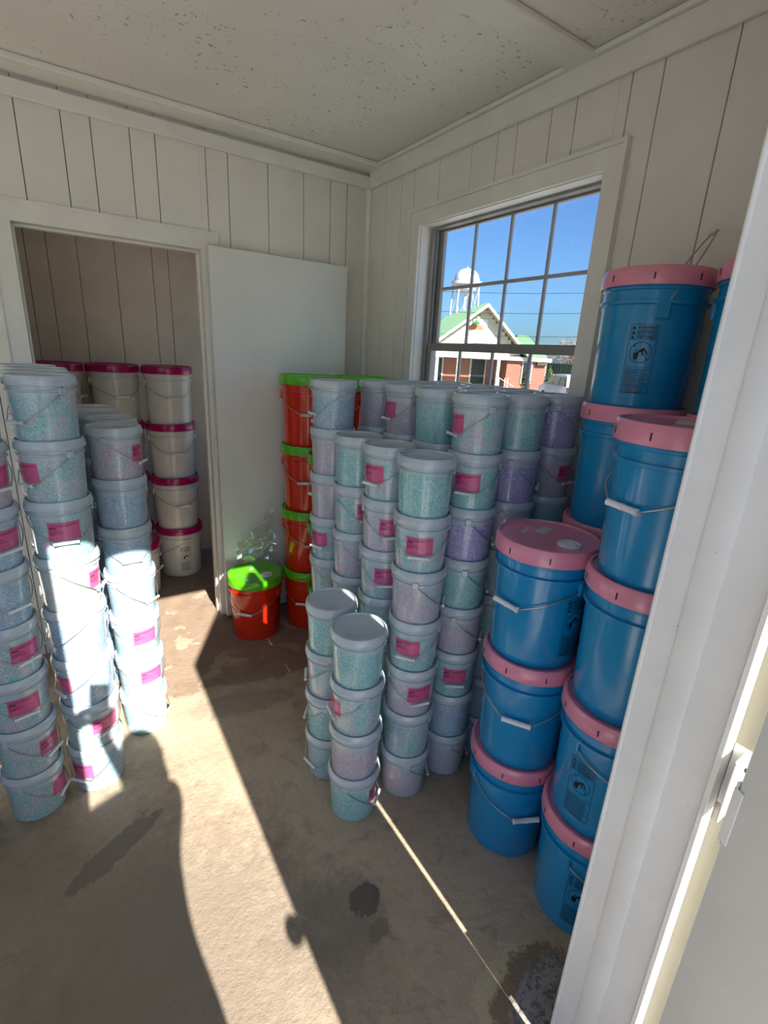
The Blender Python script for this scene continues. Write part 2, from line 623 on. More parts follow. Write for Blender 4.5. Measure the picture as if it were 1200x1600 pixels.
# trims along the ceiling
struct('trim_1', MB().bevbox(XL, XR, YB - .026, YB - .0005, 2.497, 2.56, .006).bevbox(XL, XR, YB - .145, YB - .0005, 2.575, ZC - .0005, .006), M['trim'],
       'wide painted board trim along the ceiling above the inner doorway', 'trim', 30)
struct('trim_2', MB().bevbox(XR - .024, XR - .0005, YI, YB - .03, 2.497, 2.585, .006).bevbox(XR - .045, XR - .0005, YI, YB - .03, 2.582, ZC - .0005, .008), M['trim'],
       'painted board trim along the ceiling above the window wall', 'trim', 30)
struct('trim_3', B(XL, XR - .02, 1.335, 1.452, 2.579, ZC - .0005, .004), M['trim'], 'flat painted batten running across the ceiling', 'trim')
struct('trim_4', MB().prism([(XR - .026, YB - .012), (XR - .012, YB - .026), (XR - .0005, YB - .026), (XR - .0005, YB - .0005), (XR - .026, YB - .0005)], 2, 0, 2.497), M['trim'],
       'slim painted corner bead between door wall and window wall', 'trim')
struct('trim_5', MB().prism([(1.54, YB - .004), (1.606, YB - .004), (1.606, YB - .0005), (1.54, YB - .0005)], 2, 0, 1.865), M['wall'],
       'thin flat board on the wall behind the open inner door', 'trim')

# inner doorway: jamb, stops, casing
mb = MB()
for x0, x1 in ((DX0 - .018, DX0), (DX1, DX1 + .018)):
    mb.bevbox(x0, x1, YB - .004, YB + .118, 0, DZ, .002)
mb.bevbox(DX0 - .018, DX1 + .018, YB - .004, YB + .118, DZ, DZ + .018, .002)
for x0, x1 in ((DX0, DX0 + .011), (DX1 - .011, DX1)):
    mb.bevbox(x0, x1, YB + .035, YB + .07, 0, DZ - .0005, .002)
mb.bevbox(DX0 + .011, DX1 - .011, YB + .035, YB + .07, DZ - .011, DZ, .002)
dr = struct('door_1', mb, M['trim'], 'painted frame of the inner doorway', 'doorway')


def casing(parent, x0, x1, z1, y, t, wd, legs=(0, 1), name='casing', mat=None):
    """mitred boards round an opening in a wall that runs along x"""
    m = mat or M['trim']
    for i, (i0, o0) in enumerate(((x0, x0 - wd), (x1, x1 + wd))):
        if i in legs:
            obj(name, MB().prism([(0.0, i0), (0.0, o0), (z1 + wd, o0), (z1, i0)], 1, y - t, y), m, parent)
            e = 0.012 if o0 > i0 else -0.012
            obj('casing_bead', MB().prism([(0.0, o0), (0.0, o0 - e), (z1 + wd - .012, o0 - e), (z1 + wd, o0)], 1, y - t - .005, y - t + .001), m, parent)
    obj(name, MB().prism([(z1, x0), (z1 + wd, x0 - wd), (z1 + wd, x1 + wd), (z1, x1)], 1, y - t, y), m, parent)
    obj('casing_bead', MB().prism([(z1 + wd - .012, x0 - wd + .012), (z1 + wd, x0 - wd), (z1 + wd, x1 + wd), (z1 + wd - .012, x1 + wd - .012)], 1, y - t - .005, y - t + .001), m, parent)


casing(dr, DX0, DX1, DZ, YB - .0005, .016, .085)

# the inner door, folded right back against the wall
t = tag(link('door_2', None, None, (0.730, 2.785, 0)), 'plain off white inner door folded open against the wall', 'door', kind='structure')
obj('door_slab', B(0, .779, -.040, 0, .012, 2.068, .003), M['door'], t)
for z in (.25, 1.05, 1.85):
    obj('hinge', MB().tube([(-.004, .004, z - .045), (-.004, .004, z + .045)], .006).bevbox(-.003, .03, .0, .003, z - .045, z + .045, .001), M['trim'], t, 40)

# ---- window
wn = tag(link('window_1', None, None, (0, 0, 0)), 'window of two gridded sashes looking out on a green roofed building', 'window', kind='structure')
wd = .078
for nm, poly in (('casing', [(WY0, WZ1), (WY0 - wd, WZ1 + wd), (WY1 + wd, WZ1 + wd), (WY1, WZ1)]),
                 ('casing', [(WY0, WZ0), (WY0 - wd, WZ0 - wd), (WY0 - wd, WZ1 + wd), (WY0, WZ1)]),
                 ('casing', [(WY1, WZ0), (WY1 + wd, WZ0 - wd), (WY1 + wd, WZ1 + wd), (WY1, WZ1)]),
                 ('casing', [(WY0, WZ0), (WY0 - wd, WZ0 - wd), (WY1 + wd, WZ0 - wd), (WY1, WZ0)])):
    obj(nm, MB().prism(poly, 0, XR - .018, XR - .0005), M['trim'], wn)
for poly in ([(WY0 - wd + .014, WZ1 + wd - .014), (WY0 - wd, WZ1 + wd), (WY1 + wd, WZ1 + wd), (WY1 + wd - .014, WZ1 + wd - .014)],
             [(WY0 - wd + .014, WZ0 - wd), (WY0 - wd, WZ0 - wd), (WY0 - wd, WZ1 + wd), (WY0 - wd + .014, WZ1 + wd - .014)],
             [(WY1 + wd - .014, WZ0 - wd), (WY1 + wd, WZ0 - wd), (WY1 + wd, WZ1 + wd), (WY1 + wd - .014, WZ1 + wd - .014)]):
    obj('casing_bead', MB().prism(poly, 0, XR - .026, XR - .0175), M['trim'], wn)
obj('window_sill', B(XR - .024, XR + .07, WY0 - .03, WY1 + .03, WZ0 - .022, WZ0 - .0005, .004), M['trim'], wn)
mb = MB()
for y0, y1 in ((WY0, WY0 + .004), (WY1 - .004, WY1)):
    mb.box(XR - .001, XR + .15, y0, y1, WZ0, WZ1)
mb.box(XR - .001, XR + .15, WY0 + .004, WY1 - .004, WZ1 - .004, WZ1).box(XR - .001, XR + .15, WY0 + .004, WY1 - .004, WZ0, WZ0 + .004)
obj('jamb_lining', mb, M['trim'], wn)
fx0, fx1 = XR + .058, XR + .135
mb = MB()
mb.bevbox(fx0, fx1, WY0 + .004, WY0 + .03, WZ0 + .004, WZ1 - .004, .002).bevbox(fx0, fx1, WY1 - .03, WY1 - .004, WZ0 + .004, WZ1 - .004, .002)
mb.bevbox(fx0, fx1, WY0 + .03, WY1 - .03, WZ1 - .014, WZ1 - .004, .002).bevbox(fx0, fx1, WY0 + .03, WY1 - .03, WZ0 + .004, WZ0 + .03, .002)
for k in range(2):
    mb.bevbox(fx0 + .018 + .028 * k, fx0 + .024 + .028 * k, WY1 - .042, WY1 - .03, WZ0 + .03, WZ1 - .014, .001)
    mb.bevbox(fx0 + .018 + .028 * k, fx0 + .024 + .028 * k, WY0 + .03, WY0 + .042, WZ0 + .03, WZ1 - .014, .001)
obj('window_frame', mb, M['alu'], wn)


def sash(x0, x1, z0, z1, rails):
    y0, y1, st = WY0 + .032, WY1 - .032, .034
    rb, rt = rails
    s = obj('sash', MB().bevbox(x0, x1, y0, y0 + st, z0, z1, .002).bevbox(x0, x1, y1 - st, y1, z0, z1, .002)
            .bevbox(x0, x1, y0 + st, y1 - st, z0, z0 + rb, .002).bevbox(x0, x1, y0 + st, y1 - st, z1 - rt, z1, .002), M['alu'], wn)
    gy0, gy1, gz0, gz1 = y0 + st, y1 - st, z0 + rb, z1 - rt
    xm = (x0 + x1) / 2
    mu = MB()
    for k in range(1, 4):
        yc = gy0 + (gy1 - gy0) * k / 4
        mu.bevbox(xm - .006, xm + .006, yc - .008, yc + .008, gz0, gz1, .002)
    zc = (gz0 + gz1) / 2
    for k in range(4):
        a, b = gy0 + (gy1 - gy0) * k / 4, gy0 + (gy1 - gy0) * (k + 1) / 4
        mu.bevbox(xm - .0055, xm + .0055, a + .008, b - .008, zc - .008, zc + .008, .002)
    obj('muntin_grid', mu, M['sash'], s)
    for k in range(4):
        for j in range(2):
            a, b = gy0 + (gy1 - gy0) * k / 4 + .0085, gy0 + (gy1 - gy0) * (k + 1) / 4 - .0085
            c0, c1 = gz0 + (gz1 - gz0) * j / 2 + .0085, gz0 + (gz1 - gz0) * (j + 1) / 2 - .0085
            obj('pane', B(xm - .0012, xm + .0012, a, b, c0, c1), M['glass'], s)


sash(XR + .1, XR + .122, 1.652, WZ1 - .0145, (.022, .008))
sash(XR + .068, XR + .09, WZ0 + .031, 1.668, (.04, .036))

# out-of-view window added in the opposite wall to brighten the room
w2 = tag(link('added_window_2', None, None), 'wide unseen window added for daylight in the wall opposite the gridded window', 'window', kind='structure')
mb = MB()
for y0, y1 in ((.62, .66), (1.4, 1.44), (2.18, 2.22)):
    mb.bevbox(XL - .1, XL - .04, y0, y1, .95, 2.235, .003)
for z0, z1 in ((.95, .99), (2.195, 2.235)):
    mb.bevbox(XL - .098, XL - .042, .66, 2.18, z0, z1, .003)
obj('window_frame', mb, M['alu'], w2)
for y0, y1 in ((.66, 1.4), (1.44, 2.18)):
    obj('pane', B(XL - .072, XL - .068, y0, y1, .99, 2.195), M['glass'], w2)

# unseen window added in the entrance wall so sun bounce brightens the room
w3 = tag(link('added_window_3', None, None), 'unseen window added for sunlight in the entrance wall beside the doorway', 'window', kind='structure')
mb = MB()
for x0, x1 in ((-2.76, -2.72), (-2.04, -2.0), (-1.32, -1.28), (-.60, -.56)):
    mb.bevbox(x0, x1, YO + .06, YO + .11, .85, 2.3, .003)
for z0, z1 in ((.85, .89), (2.26, 2.3)):
    mb.bevbox(-2.72, -.60, YO + .061, YO + .109, z0, z1, .003)
obj('window_frame', mb, M['alu'], w3)
for x0, x1 in ((-2.72, -2.04), (-2.0, -1.32), (-1.28, -.60)):
    obj('pane', B(x0, x1, YO + .083, YO + .087, .89, 2.26), M['glass'], w3)

# ---- closet behind the inner doorway
CX0, CX1, CY = -0.75, 1.45, 3.88
plank_wall('wall_closet_back', 'tan boarded back wall of the dark closet', 'x', CY, 0.1, [CX0, -.5, -.33, -.2, -.031, .077, .234, .44, .659, .76, .95, 1.1, 1.3, CX1], 0.018, 2.5, [], M['closet'], -1)
mb = MB()
for r in cut(YB + .116, CY + .1, 0, 2.5, [(3.02, 3.80, .75, 2.15)]):
    mb.box(CX1, CX1 + .08, r[0], r[1], r[2], r[3])
struct('wall_closet_right', mb, M['closet'], 'tan side wall of the closet beyond the cream pails', 'wall')
w4 = tag(link('added_window_4', None, None), 'unseen window added for daylight in the side wall of the closet', 'window', kind='structure')  # added opening out of view, lifts the light on the cream pails
mb = MB()
for y0, y1 in ((3.02, 3.06), (3.76, 3.80)):
    mb.bevbox(CX1 + .02, CX1 + .06, y0, y1, .75, 2.15, .003)
for z0, z1 in ((.75, .79), (1.43, 1.47), (2.11, 2.15)):
    mb.bevbox(CX1 + .021, CX1 + .059, 3.06, 3.76, z0, z1, .003)
obj('window_frame', mb, M['alu'], w4)
for z0, z1 in ((.79, 1.43), (1.47, 2.11)):
    obj('pane', B(CX1 + .038, CX1 + .042, 3.06, 3.76, z0, z1), M['glass'], w4)
struct('wall_closet_left', B(CX0 - .08, CX0, YB + .116, CY + .1, 0, 2.5), M['closet'], 'tan far side wall of the closet', 'wall')
struct('ceiling_closet', B(CX0 - .08, CX1 + .08, YB + .116, CY + .1, 2.5, 2.6), M['ceil'], 'painted ceiling of the closet', 'ceiling')

# ---- entrance: jambs, stop, outside casing, hinged slab
mb = MB()
fr = struct('door_3', B(JL - .02, JX + .03, YO + .001, YI - .001, JZ, JZ + .03, .002), M['jamb'], 'white scuffed frame of the entrance doorway', 'doorway')
obj('jamb', MB().bevbox(JX, JX + .03, YO, YI, 0, JZ, .002), M['jamb'], fr)
obj('jamb_bead', MB().tube([(JX - .0005, YI - .004, 0.0), (JX - .0005, YI - .004, JZ - .001)], .0045, 10), M['jamb'], fr, 60)
prof = [(JX, .3245), (JX - .003, .3235), (JX - .005, .318), (JX - .0055, .302), (JX - .005, .286), (JX - .003, .281), (JX, .2795), (JX + .004, .2795), (JX + .004, .3245)]
obj('door_stop', MB().prism(prof, 2, 0.0, JZ - .001), M['jamb'], fr, 40)
obj('jamb', MB().bevbox(JL - .02, JL, YO, YI, 0, JZ, .002), M['jamb'], fr)
obj('jamb_lip', B(.8105, .848, YO - .0095, YO - .0005, 0, JZ, .001), M['jamb'], fr)
obj('jamb_step', B(JX + .0305, .848, YO, YI - .02, 0, JZ + .05, .002), M['jamb'], fr)
obj('outer_casing', B(.8485, .95, .135, YI - .02, 0, JZ + .08, .003), paint('outer_casing_paint', (146, 140, 122), .5, .04), fr)
obj('threshold', B(JL, JX, YO - .08, YI + .02, 0.0003, .012, .004), M['floor'], fr)
ang = R_(63)
d = Vector((-math.cos(ang), -math.sin(ang), 0))
piv = Vector((.762, .171, 0))
ed = tag(link('door_4', None, None, piv, math.atan2(d.y, d.x)), 'white entrance door standing half open outwards on its hinges', 'door', kind='structure')
# local: +x along the slab, inner face at local y = 0, thickness to +y (outside)
obj('door_slab', B(0, .85, 0, .042, .012, 2.0, .003), scuffed('entrance_door_paint', (206, 205, 201)), ed)
for z in (.26, .976, 1.78):
    hb = obj('hinge', MB().bevbox(-.0035, 0, -.002, .040, z - .06, z + .06, .001).bevbox(-.004, .012, -.003, 0, z - .05, z + .05, .001), M['jamb'], fr)
    hb.matrix_world = Matrix.Translation(piv) @ Matrix.Rotation(math.atan2(d.y, d.x), 4, 'Z')
    obj('hinge_leaf', MB().bevbox(.8, .847, .190, .1935, z - .06, z + .06, .001).bevbox(.845, .848, .15, .2115, z - .06, z + .06, .001), M['jamb'], fr)
    for dz in (-.03, .025):
        obj('screw', MB().lathe([(0, 0), (.004, 0), (.004, .0012), (0, .0016)], 12).xform(Matrix.Translation((.845, .180 + dz * .3, z + dz)) @ Matrix.Rotation(-PI / 2, 4, 'Y')), M['black'], fr)
for s in (0,):
    obj('knob', MB().lathe([(0, 0), (.012, 0), (.012, .02), (.026, .035), (.028, .05), (.018, .062), (0, .065)], 24).xform(Matrix.Translation((.80, 0, .985)) @ Matrix.Rotation(PI / 2, 4, 'X')), M['metal'], ed, 40)
struct('roof', B(XL - .4, XR + .3, YO - .12, 4.3, 2.73, 2.85), M['trim'], 'flat roof slab over the storeroom', 'roof')
struct('stoop', B(JL - .9, JX + .6, -1.6, YO - .031, -.3, -.004, .01), paint('stoop_concrete', (214, 208, 198), .8, .08, 6, .3, 40), 'pale concrete stoop outside the entrance', 'step')


# ------------------------------------------------------------------ pails
def text_tris(s, size):
    """flat triangles of a line of lettering, origin at its left baseline"""
    cu = bpy.data.curves.new('lettering', 'FONT')
    cu.body = s
    cu.size = size
    cu.resolution_u = 2
    cu.offset = size * .022
    o = bpy.data.objects.new('lettering', cu)
    C.objects.link(o)
    dg = bpy.context.evaluated_depsgraph_get()
    me = bpy.data.meshes.new_from_object(o.evaluated_get(dg))
    vs = [tuple(v.co) for v in me.vertices]
    fs = [tuple(p.vertices) for p in me.polygons]
    bpy.data.objects.remove(o)
    bpy.data.curves.remove(cu)
    bpy.data.meshes.remove(me)
    return vs, fs


class Flat:
    """flat print laid out in (u, v), then wrapped round a conical wall"""
    def __init__(self):
        self.v, self.f = [], []

    def quad(self, u0, u1, v0, v1):
        n = max(1, int((u1 - u0) / .008))
        o = len(self.v)
        for k in range(n + 1):
            u = u0 + (u1 - u0) * k / n
            self.v += [(u, v0), (u, v1)]
        self.f += [(o + 2 * k, o + 2 * k + 2, o + 2 * k + 3, o + 2 * k + 1) for k in range(n)]

    def line(self, a, b, w):
        a, b = Vector(a), Vector(b)
        n = (b - a).normalized()
        p = Vector((-n.y, n.x)) * w / 2
        o = len(self.v)
        self.v += [tuple(a + p), tuple(a - p), tuple(b - p), tuple(b + p)]
        self.f.append((o, o + 1, o + 2, o + 3))

    def frame(self, u0, u1, v0, v1, w):
        self.quad(u0, u1, v0, v0 + w)
        self.quad(u0, u1, v1 - w, v1)
        for u in (u0, u1 - w):
            self.quad(u, u + w, v0 + w, v1 - w)

    def ring(self, cu, cv, r, w, n=28):
        o = len(self.v)
        for k in range(n):
            a = 2 * PI * k / n
            self.v += [(cu + r * math.cos(a), cv + r * math.sin(a)), (cu + (r - w) * math.cos(a), cv + (r - w) * math.sin(a))]
        self.f += [(o + 2 * k, o + 2 * ((k + 1) % n), o + 2 * ((k + 1) % n) + 1, o + 2 * k + 1) for k in range(n)]

    def poly(self, pts):
        o = len(self.v)
        self.v += pts
        self.f.append(tuple(range(o, o + len(pts))))

    def text(self, s, u, v, size, width=None):
        vs, fs = text_tris(s, size)
        w0 = max(p[0] for p in vs)
        k = width / w0 if width else 1
        o = len(self.v)
        self.v += [(u + p[0] * k, v + p[1]) for p in vs]
        self.f += [tuple(i + o for i in f) for f in fs]

    def wrap(self, rad, lift=.0004, ang0=0.0):
        mb = MB()
        vs = []
        for u, v in self.v:
            r = rad(v) + lift
            a = ang0 + u / r
            vs.append((r * math.cos(a), r * math.sin(a), v))
        return mb.add(vs, self.f)


def warning_print(z0, h, w, rad):
    f = Flat()
    z1 = z0 + h
    f.frame(-w / 2, w / 2, z0, z1, .0012)
    row = h * .068
    for k, s in enumerate(('WARNING!', 'ADVERTENCIA', 'AVERTISSEMENT')):
        v1 = z1 - row * (k + .12) - .002
        v0 = v1 - row * .86
        u0 = -w / 2 + .003
        f.poly([(u0, v0 + .001), (u0 + row * .95, v0 + .001), (u0 + row * .47, v1 - .001)])
        f.text(s, u0 + row * 1.25, v0 + row * .14, row * .92, w - row * 1.25 - .007)
        f.quad(-w / 2 + .001, w / 2 - .001, v0 - row * .14, v0 - row * .06)
    cv, r = z0 + h * .60, w * .40
    f.ring(0, cv, r, .0018)
    k = r
    # small figure tipping into an open pail, struck through
    f.poly([(-.62 * k, cv - .05 * k), (-.12 * k, cv - .05 * k), (-.2 * k, cv - .66 * k), (-.55 * k, cv - .66 * k)])
    f.ring(-.30 * k, cv + .12 * k, .17 * k, .06 * k, 14)
    f.poly([(-.2 * k, cv + .1 * k), (.15 * k, cv + .45 * k), (.38 * k, cv + .30 * k), (.02 * k, cv - .02 * k)])
    f.line((.28 * k, cv + .36 * k), (.55 * k, cv - .1 * k), .13 * k)
    f.line((.15 * k, cv + .38 * k), (.2 * k, cv - .3 * k), .12 * k)
    f.line((-.1 * k, cv + .1 * k), (-.35 * k, cv - .3 * k), .1 * k)
    f.ring(.55 * k, cv - .2 * k, .17 * k, .05 * k, 12)
    f.line((-.68 * k, cv + .68 * k), (.68 * k, cv - .68 * k), .10 * k)
    rnd = random.Random(3)
    v = z0 + h * .385
    f.quad(-w / 2 + .001, w / 2 - .001, v, v + .0008)
    while v > z0 + .006:
        v -= .0052
        u = -w / 2 + .004
        end = w / 2 - .004 - rnd.random() * .012
        while u < end:
            l = min(.003 + rnd.random() * .007, end - u)
            f.quad(u, u + l, v - .0022, v)
            u += l + .0012
    return f.wrap(rad)


def bail_path(rad, z_ear, z_grip, half, off, y_ear):
    """hanging wire: from one ear round the +x side to the other ear, straight along the grip"""
    rg = rad(z_grip) + off
    pts = []
    a_end = math.atan2(half, rg)
    n = 9
    for k in range(n + 1):
        t = k / n
        a = PI / 2 + (a_end - PI / 2) * t
        r = (y_ear if k == 0 else rad(z_ear + (z_grip - z_ear) * t) + off * (.35 + .65 * t))
        r = r if k < n else math.hypot(rg, half)
        z = z_ear + (z_grip - z_ear) * (t ** .92)
        pts.append((r * math.cos(a), r * math.sin(a), z))
    return pts + [(p[0], -p[1], p[2]) for p in pts[::-1]], rg


class PailKind:
    def __init__(s, name, R, P, rb, rt, skirt, flange, ear_z, grip_z, grip_len, grip_r, wire, body_mats, lid_mat, seg=48, big=True):
        s.name, s.R, s.P = name, R, P
        s.rad = lambda z: rb + (rt - rb) * max(0, min(1, z / P))
        rad = s.rad
        zf, fh, fo = flange
        prof = [(0, .002), (rb - .012, .002), (rb - .010, 0), (rb - .004, 0), (rb - .001, .002), (rb, .006)]
        prof += [(rad(zf - .003), zf - .003), (rad(zf) + fo, zf), (rad(zf) + fo, zf + fh), (rad(zf) + fo * .1, zf + fh + .001)]
        if big:
            prof += [(rad(P) - .001, P - skirt - .012), (rad(P) + .003, P - skirt - .009), (rad(P) + .003, P - skirt)]
        prof += [(rad(P), P - skirt + .006), (rad(P), P - .006), (rad(P) - .004, P - .006), (0, P - .008)]
        b = MB().lathe(prof, seg)
        ew, eh, et = (.019, .022, .012) if big else (.011, .012, .007)
        for sg in (-1, 1):
            y0 = rad(ear_z) - .002
            b.bevbox(-ew, ew, min(sg * y0, sg * (y0 + et)), max(sg * y0, sg * (y0 + et)), ear_z - eh, ear_z + eh, .003)
        s.bodies = {k: b.mesh(name + '_body', m, 32) for k, m in body_mats.items()}
        lw = .013 if big else .0105
        lp = [(R - .007, P - skirt), (R - .001, P - skirt), (R + .0005, P - skirt + .003), (R, P - .010), (R - .002, P - .002), (R - .004, P + .004), (R - .006, P + .0055), (R - lw + .002, P + .0055), (R - lw, P + .003), (R - lw - .001, P - .0006)]
        if big:
            lp += [(R * .62, P - .0006), (R * .60, P - .0012), (0, P - .0012)]
        else:
            lp += [(R * .70, P - .0006), (R * .68, P - .0014), (0, P - .0014)]
        s.lid = MB().lathe(lp, seg).mesh(name + '_lid', lid_mat, 32)
        off = .012 if big else .009
        path, rg = bail_path(rad, ear_z, grip_z, grip_len / 2, off, rad(ear_z) + et - .004)
        s.bail = MB().tube(path, wire, 6).mesh(name + '_bail', M['metal'], 60)
        gp = MB().tube([(rg, -grip_len / 2 * q, grip_z) for q in (1, .98, .9, .86, -.86, -.9, -.98, -1)], [grip_r * .8, grip_r * 1.05, grip_r * 1.05, grip_r * .93, grip_r * .93, grip_r * 1.05, grip_r * 1.05, grip_r * .8], 12)
        gp.tube([(rg, -.004, grip_z), (rg, .004, grip_z)], grip_r * 1.03, 12)
        s.grip = gp.mesh(name + '_grip', M['whiteplastic'], 40)
        s.grip_z, s.rg, s.wire, s.grip_len, s.grip_r, s.ear_z, s.y_ear = grip_z, rg, wire, grip_len, grip_r, ear_z, rad(ear_z) + et - .004
        if big:
            s.slot = B(R - .002, R + .0012, -.0017, .0017, P - skirt + .012, P - .013).mesh(name + '_slot', M['black'])


def facing(cx, cy, deg):
    return math.atan2(-cy, -cx) + R_(deg)


small = PailKind('clear_pail', .095, .1858, .0815, .0885, .0225, (.1475, .003, .0042), .1475, .060, .070, .0052, .0015,
                 {k[2:]: m for k, m in M.items() if k.startswith('c_')}, M['lid'], 44, False)
# pink product label and its print
lf = Flat()
lf.quad(-.045, .045, .066, .127)
LABEL = lf.wrap(small.rad, .0006).mesh('pink_label', M['label'], 30)
pf = Flat()
rnd = random.Random(11)
for v, a, b in ((.1185, -.039, .039), (.1145, -.039, .020), (.1045, -.041, -.016), (.0985, -.041, -.006), (.0955, -.041, -.020), (.092, -.041, .0), (.0885, -.041, -.026)):
    u = a
    while u < b:
        l = min(.004 + rnd.random() * .008, b - u)
        pf.quad(u, u + l, v - .0016, v)
        u += l + .001
PRINT = pf.wrap(small.rad, .0010).mesh('label_print', M['darkprint'])
bf = Flat()
bf.quad(-.041, -.022, .1072, .1106)
BOLD = bf.wrap(small.rad, .0011).mesh('label_bold_print', M['black'])

big_kw = dict(skirt=.042, grip_len=.088, grip_r=.0085, wire=.0021)
blue = PailKind('blue_pail', .150, .371, .129, .139, flange=(.371 - .088, .008, .009), ear_z=.371 - .106, grip_z=.185, body_mats={'blue': M['blue']}, lid_mat=M['pink'], seg=64, **big_kw)
red = PailKind('red_pail', .157, .367, .133, .145, flange=(.367 - .082, .008, .007), ear_z=.367 - .098, grip_z=.175, body_mats={'red': M['red']}, lid_mat=M['green'], seg=56, **big_kw)
cream = PailKind('cream_pail', .157, .3625, .133, .145, flange=(.3625 - .082, .006, .006), ear_z=.3625 - .096, grip_z=.17, body_mats={'cream': M['cream']}, lid_mat=M['magenta'], seg=56, **big_kw)
WARN = {k: warning_print(.045, .185, .072, pk.rad).mesh('warning_print', M['black']) for k, pk in (('blue', blue), ('red', red), ('cream', cream))}

CONT = {'teal': 'teal flakes', 'mix': 'teal-pink flakes', 'pink': 'pinkish flakes', 'blue': 'bluish flakes', 'purple': 'purple flakes', 'yellow': 'pale flakes'}
LEVEL = ['bottom', 'second up', 'third up', 'fourth up', 'fifth up', 'sixth up', 'seventh up', 'topmost']


def jit(a):
    return (random.random() - .5) * 2 * a


def clear_stack(x, y, n, where, fill, marks, group, rest=None, jitter=.0009):
    """n clear pails; fill and marks listed from the top down. mark = (degrees, has label)"""
    for k in range(n):
        i = n - 1 - k
        c = fill[i] if i < len(fill) else random.choice(rest or ['mix', 'teal', 'blue', 'pink'])
        mk = marks.get(k + 1)
        deg, lab = mk if mk else (None, True)
        lv = 'topmost' if k == n - 1 else LEVEL[k]
        p = thing('clear_pail', 'clear pail of %s, %s, %s' % (CONT[c], lv, where), 'pail',
                  (x + jit(jitter), y + jit(jitter), k * small.P + (.0002 * k)), R_(45) + jit(.12) if deg is None else facing(x, y, deg), group)
        link('body', small.bodies[c], p)
        link('lid', small.lid, p)
        link('bail', small.bail, p)
        link('grip', small.grip, p)
        if lab:
            lb = link('label', LABEL, p)
            lb['label'] = 'pink printed product label'
            link('print', PRINT, lb)
            link('bold_print', BOLD, lb)


GW, GL = 'clear pails stacked by the window wall', 'clear pails stacked by the closet doorway'
clear_stack(.7455, 1.2128, 4, 'four-high stack nearest the entrance', ['teal', 'mix', 'pink', 'teal'], {4: (172, False), 3: (-68, True), 2: (160, False), 1: (72, True)}, GW)
clear_stack(.752, 1.4211, 4, 'four-high stack nearest the red pails', ['teal', 'mix', 'teal', 'mix'], {4: (95, False), 3: (-88, False), 2: (-100, False), 1: (-52, False)}, GW)
clear_stack(.9639, 1.200, 7, 'seven-high row, first stack from the entrance', ['teal', 'mix', 'pink', 'mix', 'pink', 'mix', 'pink'],
            {7: (175, True), 6: (-2, True), 5: (86, False), 4: (-14, True), 3: (26, True), 2: (160, False), 1: (100, False)}, GW)
clear_stack(.958, 1.402, 7, 'seven-high row, middle stack', ['mix', 'pink', 'mix', 'teal', 'mix', 'teal', 'mix'], {7: (-42, True), 6: (14, True), 5: (8, True), 4: (160, False)}, GW)
clear_stack(.950, 1.604, 7, 'seven-high row, stack nearest the red pails', ['teal', 'mix', 'pink', 'mix', 'teal', 'mix', 'teal'], {7: (170, True), 6: (30, True), 5: (50, False), 4: (40, False)}, GW)
clear_stack(.945, 1.806, 8, 'eight-high stack at the end of the seven-high row', ['blue', 'pink', 'pink', 'mix', 'mix', 'teal', 'pink', 'teal'],
            {8: (-66, False), 7: (170, False), 6: (170, False), 5: (-42, True), 4: (38, False), 3: (-80, False), 2: (-70, False)}, GW)
# three rows of eight-high stacks reaching to the window wall
row = [('inner eight-high row', 1.1707), ('middle eight-high row', 1.366), ('window-side eight-high row', 1.5605)]
nth = ['first', 'second', 'third', 'fourth']
topf = {(0, 0): ['mix', 'teal', 'purple', 'teal', 'pink', 'teal', 'blue', 'pink'], (0, 1): ['teal', 'teal', 'mix'], (0, 2): ['pink', 'mix'], (0, 3): ['pink', 'blue'],
        (1, 0): ['teal', 'purple', 'pink', 'mix', 'teal'], (2, 0): ['purple', 'pink', 'teal', 'mix', 'teal'], (1, 1): ['pink'], (1, 2): ['blue'], (1, 3): ['mix'], (2, 1): ['teal'], (2, 2): ['mix'], (2, 3): ['teal']}
mkf = {(0, 0): {8: (-62, True), 7: (-12, True), 6: (92, False), 5: (96, False), 4: (82, False), 3: (10, True), 2: (170, False), 1: (105, False)},
       (0, 1): {8: (150, True)}, (0, 2): {8: (-62, True)}, (0, 3): {8: (150, True)}, (1, 0): {8: (170, True), 7: (84, False), 6: (80, False)}, (2, 0): {8: (95, False), 7: (58, True)}}
for i, (rn, x) in enumerate(row):
    for j, y in enumerate((1.2037, 1.408, 1.608, 1.808)):
        xx = x
        clear_stack(xx, y, 8, '%s stack from blue pails, %s' % (nth[j], rn), topf[(i, j)], mkf.get((i, j), {}), GW)
# closet side
clear_stack(.168, 2.031, 7, 'closet-side seven-high row, first stack from the entrance', ['pink', 'blue', 'blue', 'blue', 'mix', 'mix', 'mix'],
            {7: (66, True), 6: (170, True), 5: (8, False), 4: (48, False), 3: (20, True), 2: (26, True), 1: (62, False)}, GL)
for j, (x, y) in enumerate(((.178, 2.236), (.150, 2.434), (.138, 2.634))):
    clear_stack(x, y, 7, 'closet-side seven-high row, %s stack from the entrance' % nth[j + 1], ['mix', 'blue'], {}, GL, ['blue', 'mix'])
clear_stack(-.0276, 1.814, 8, 'closet-side eight-high row, first stack from the entrance', ['mix', 'mix', 'mix', 'yellow', 'blue', 'blue', 'mix', 'blue'],
            {8: (-56, False), 7: (-58, True), 6: (2, True), 5: (66, True), 4: (-68, False), 3: (-64, True), 2: (26, True), 1: (-46, True)}, GL)
for j, (x, y) in enumerate(((-.036, 2.012), (-.036, 2.21), (-.066, 2.41))):
    clear_stack(x, y, 8, 'closet-side eight-high row, %s stack from the entrance' % nth[j + 1], ['mix', 'blue'], {}, GL, ['blue', 'mix'])
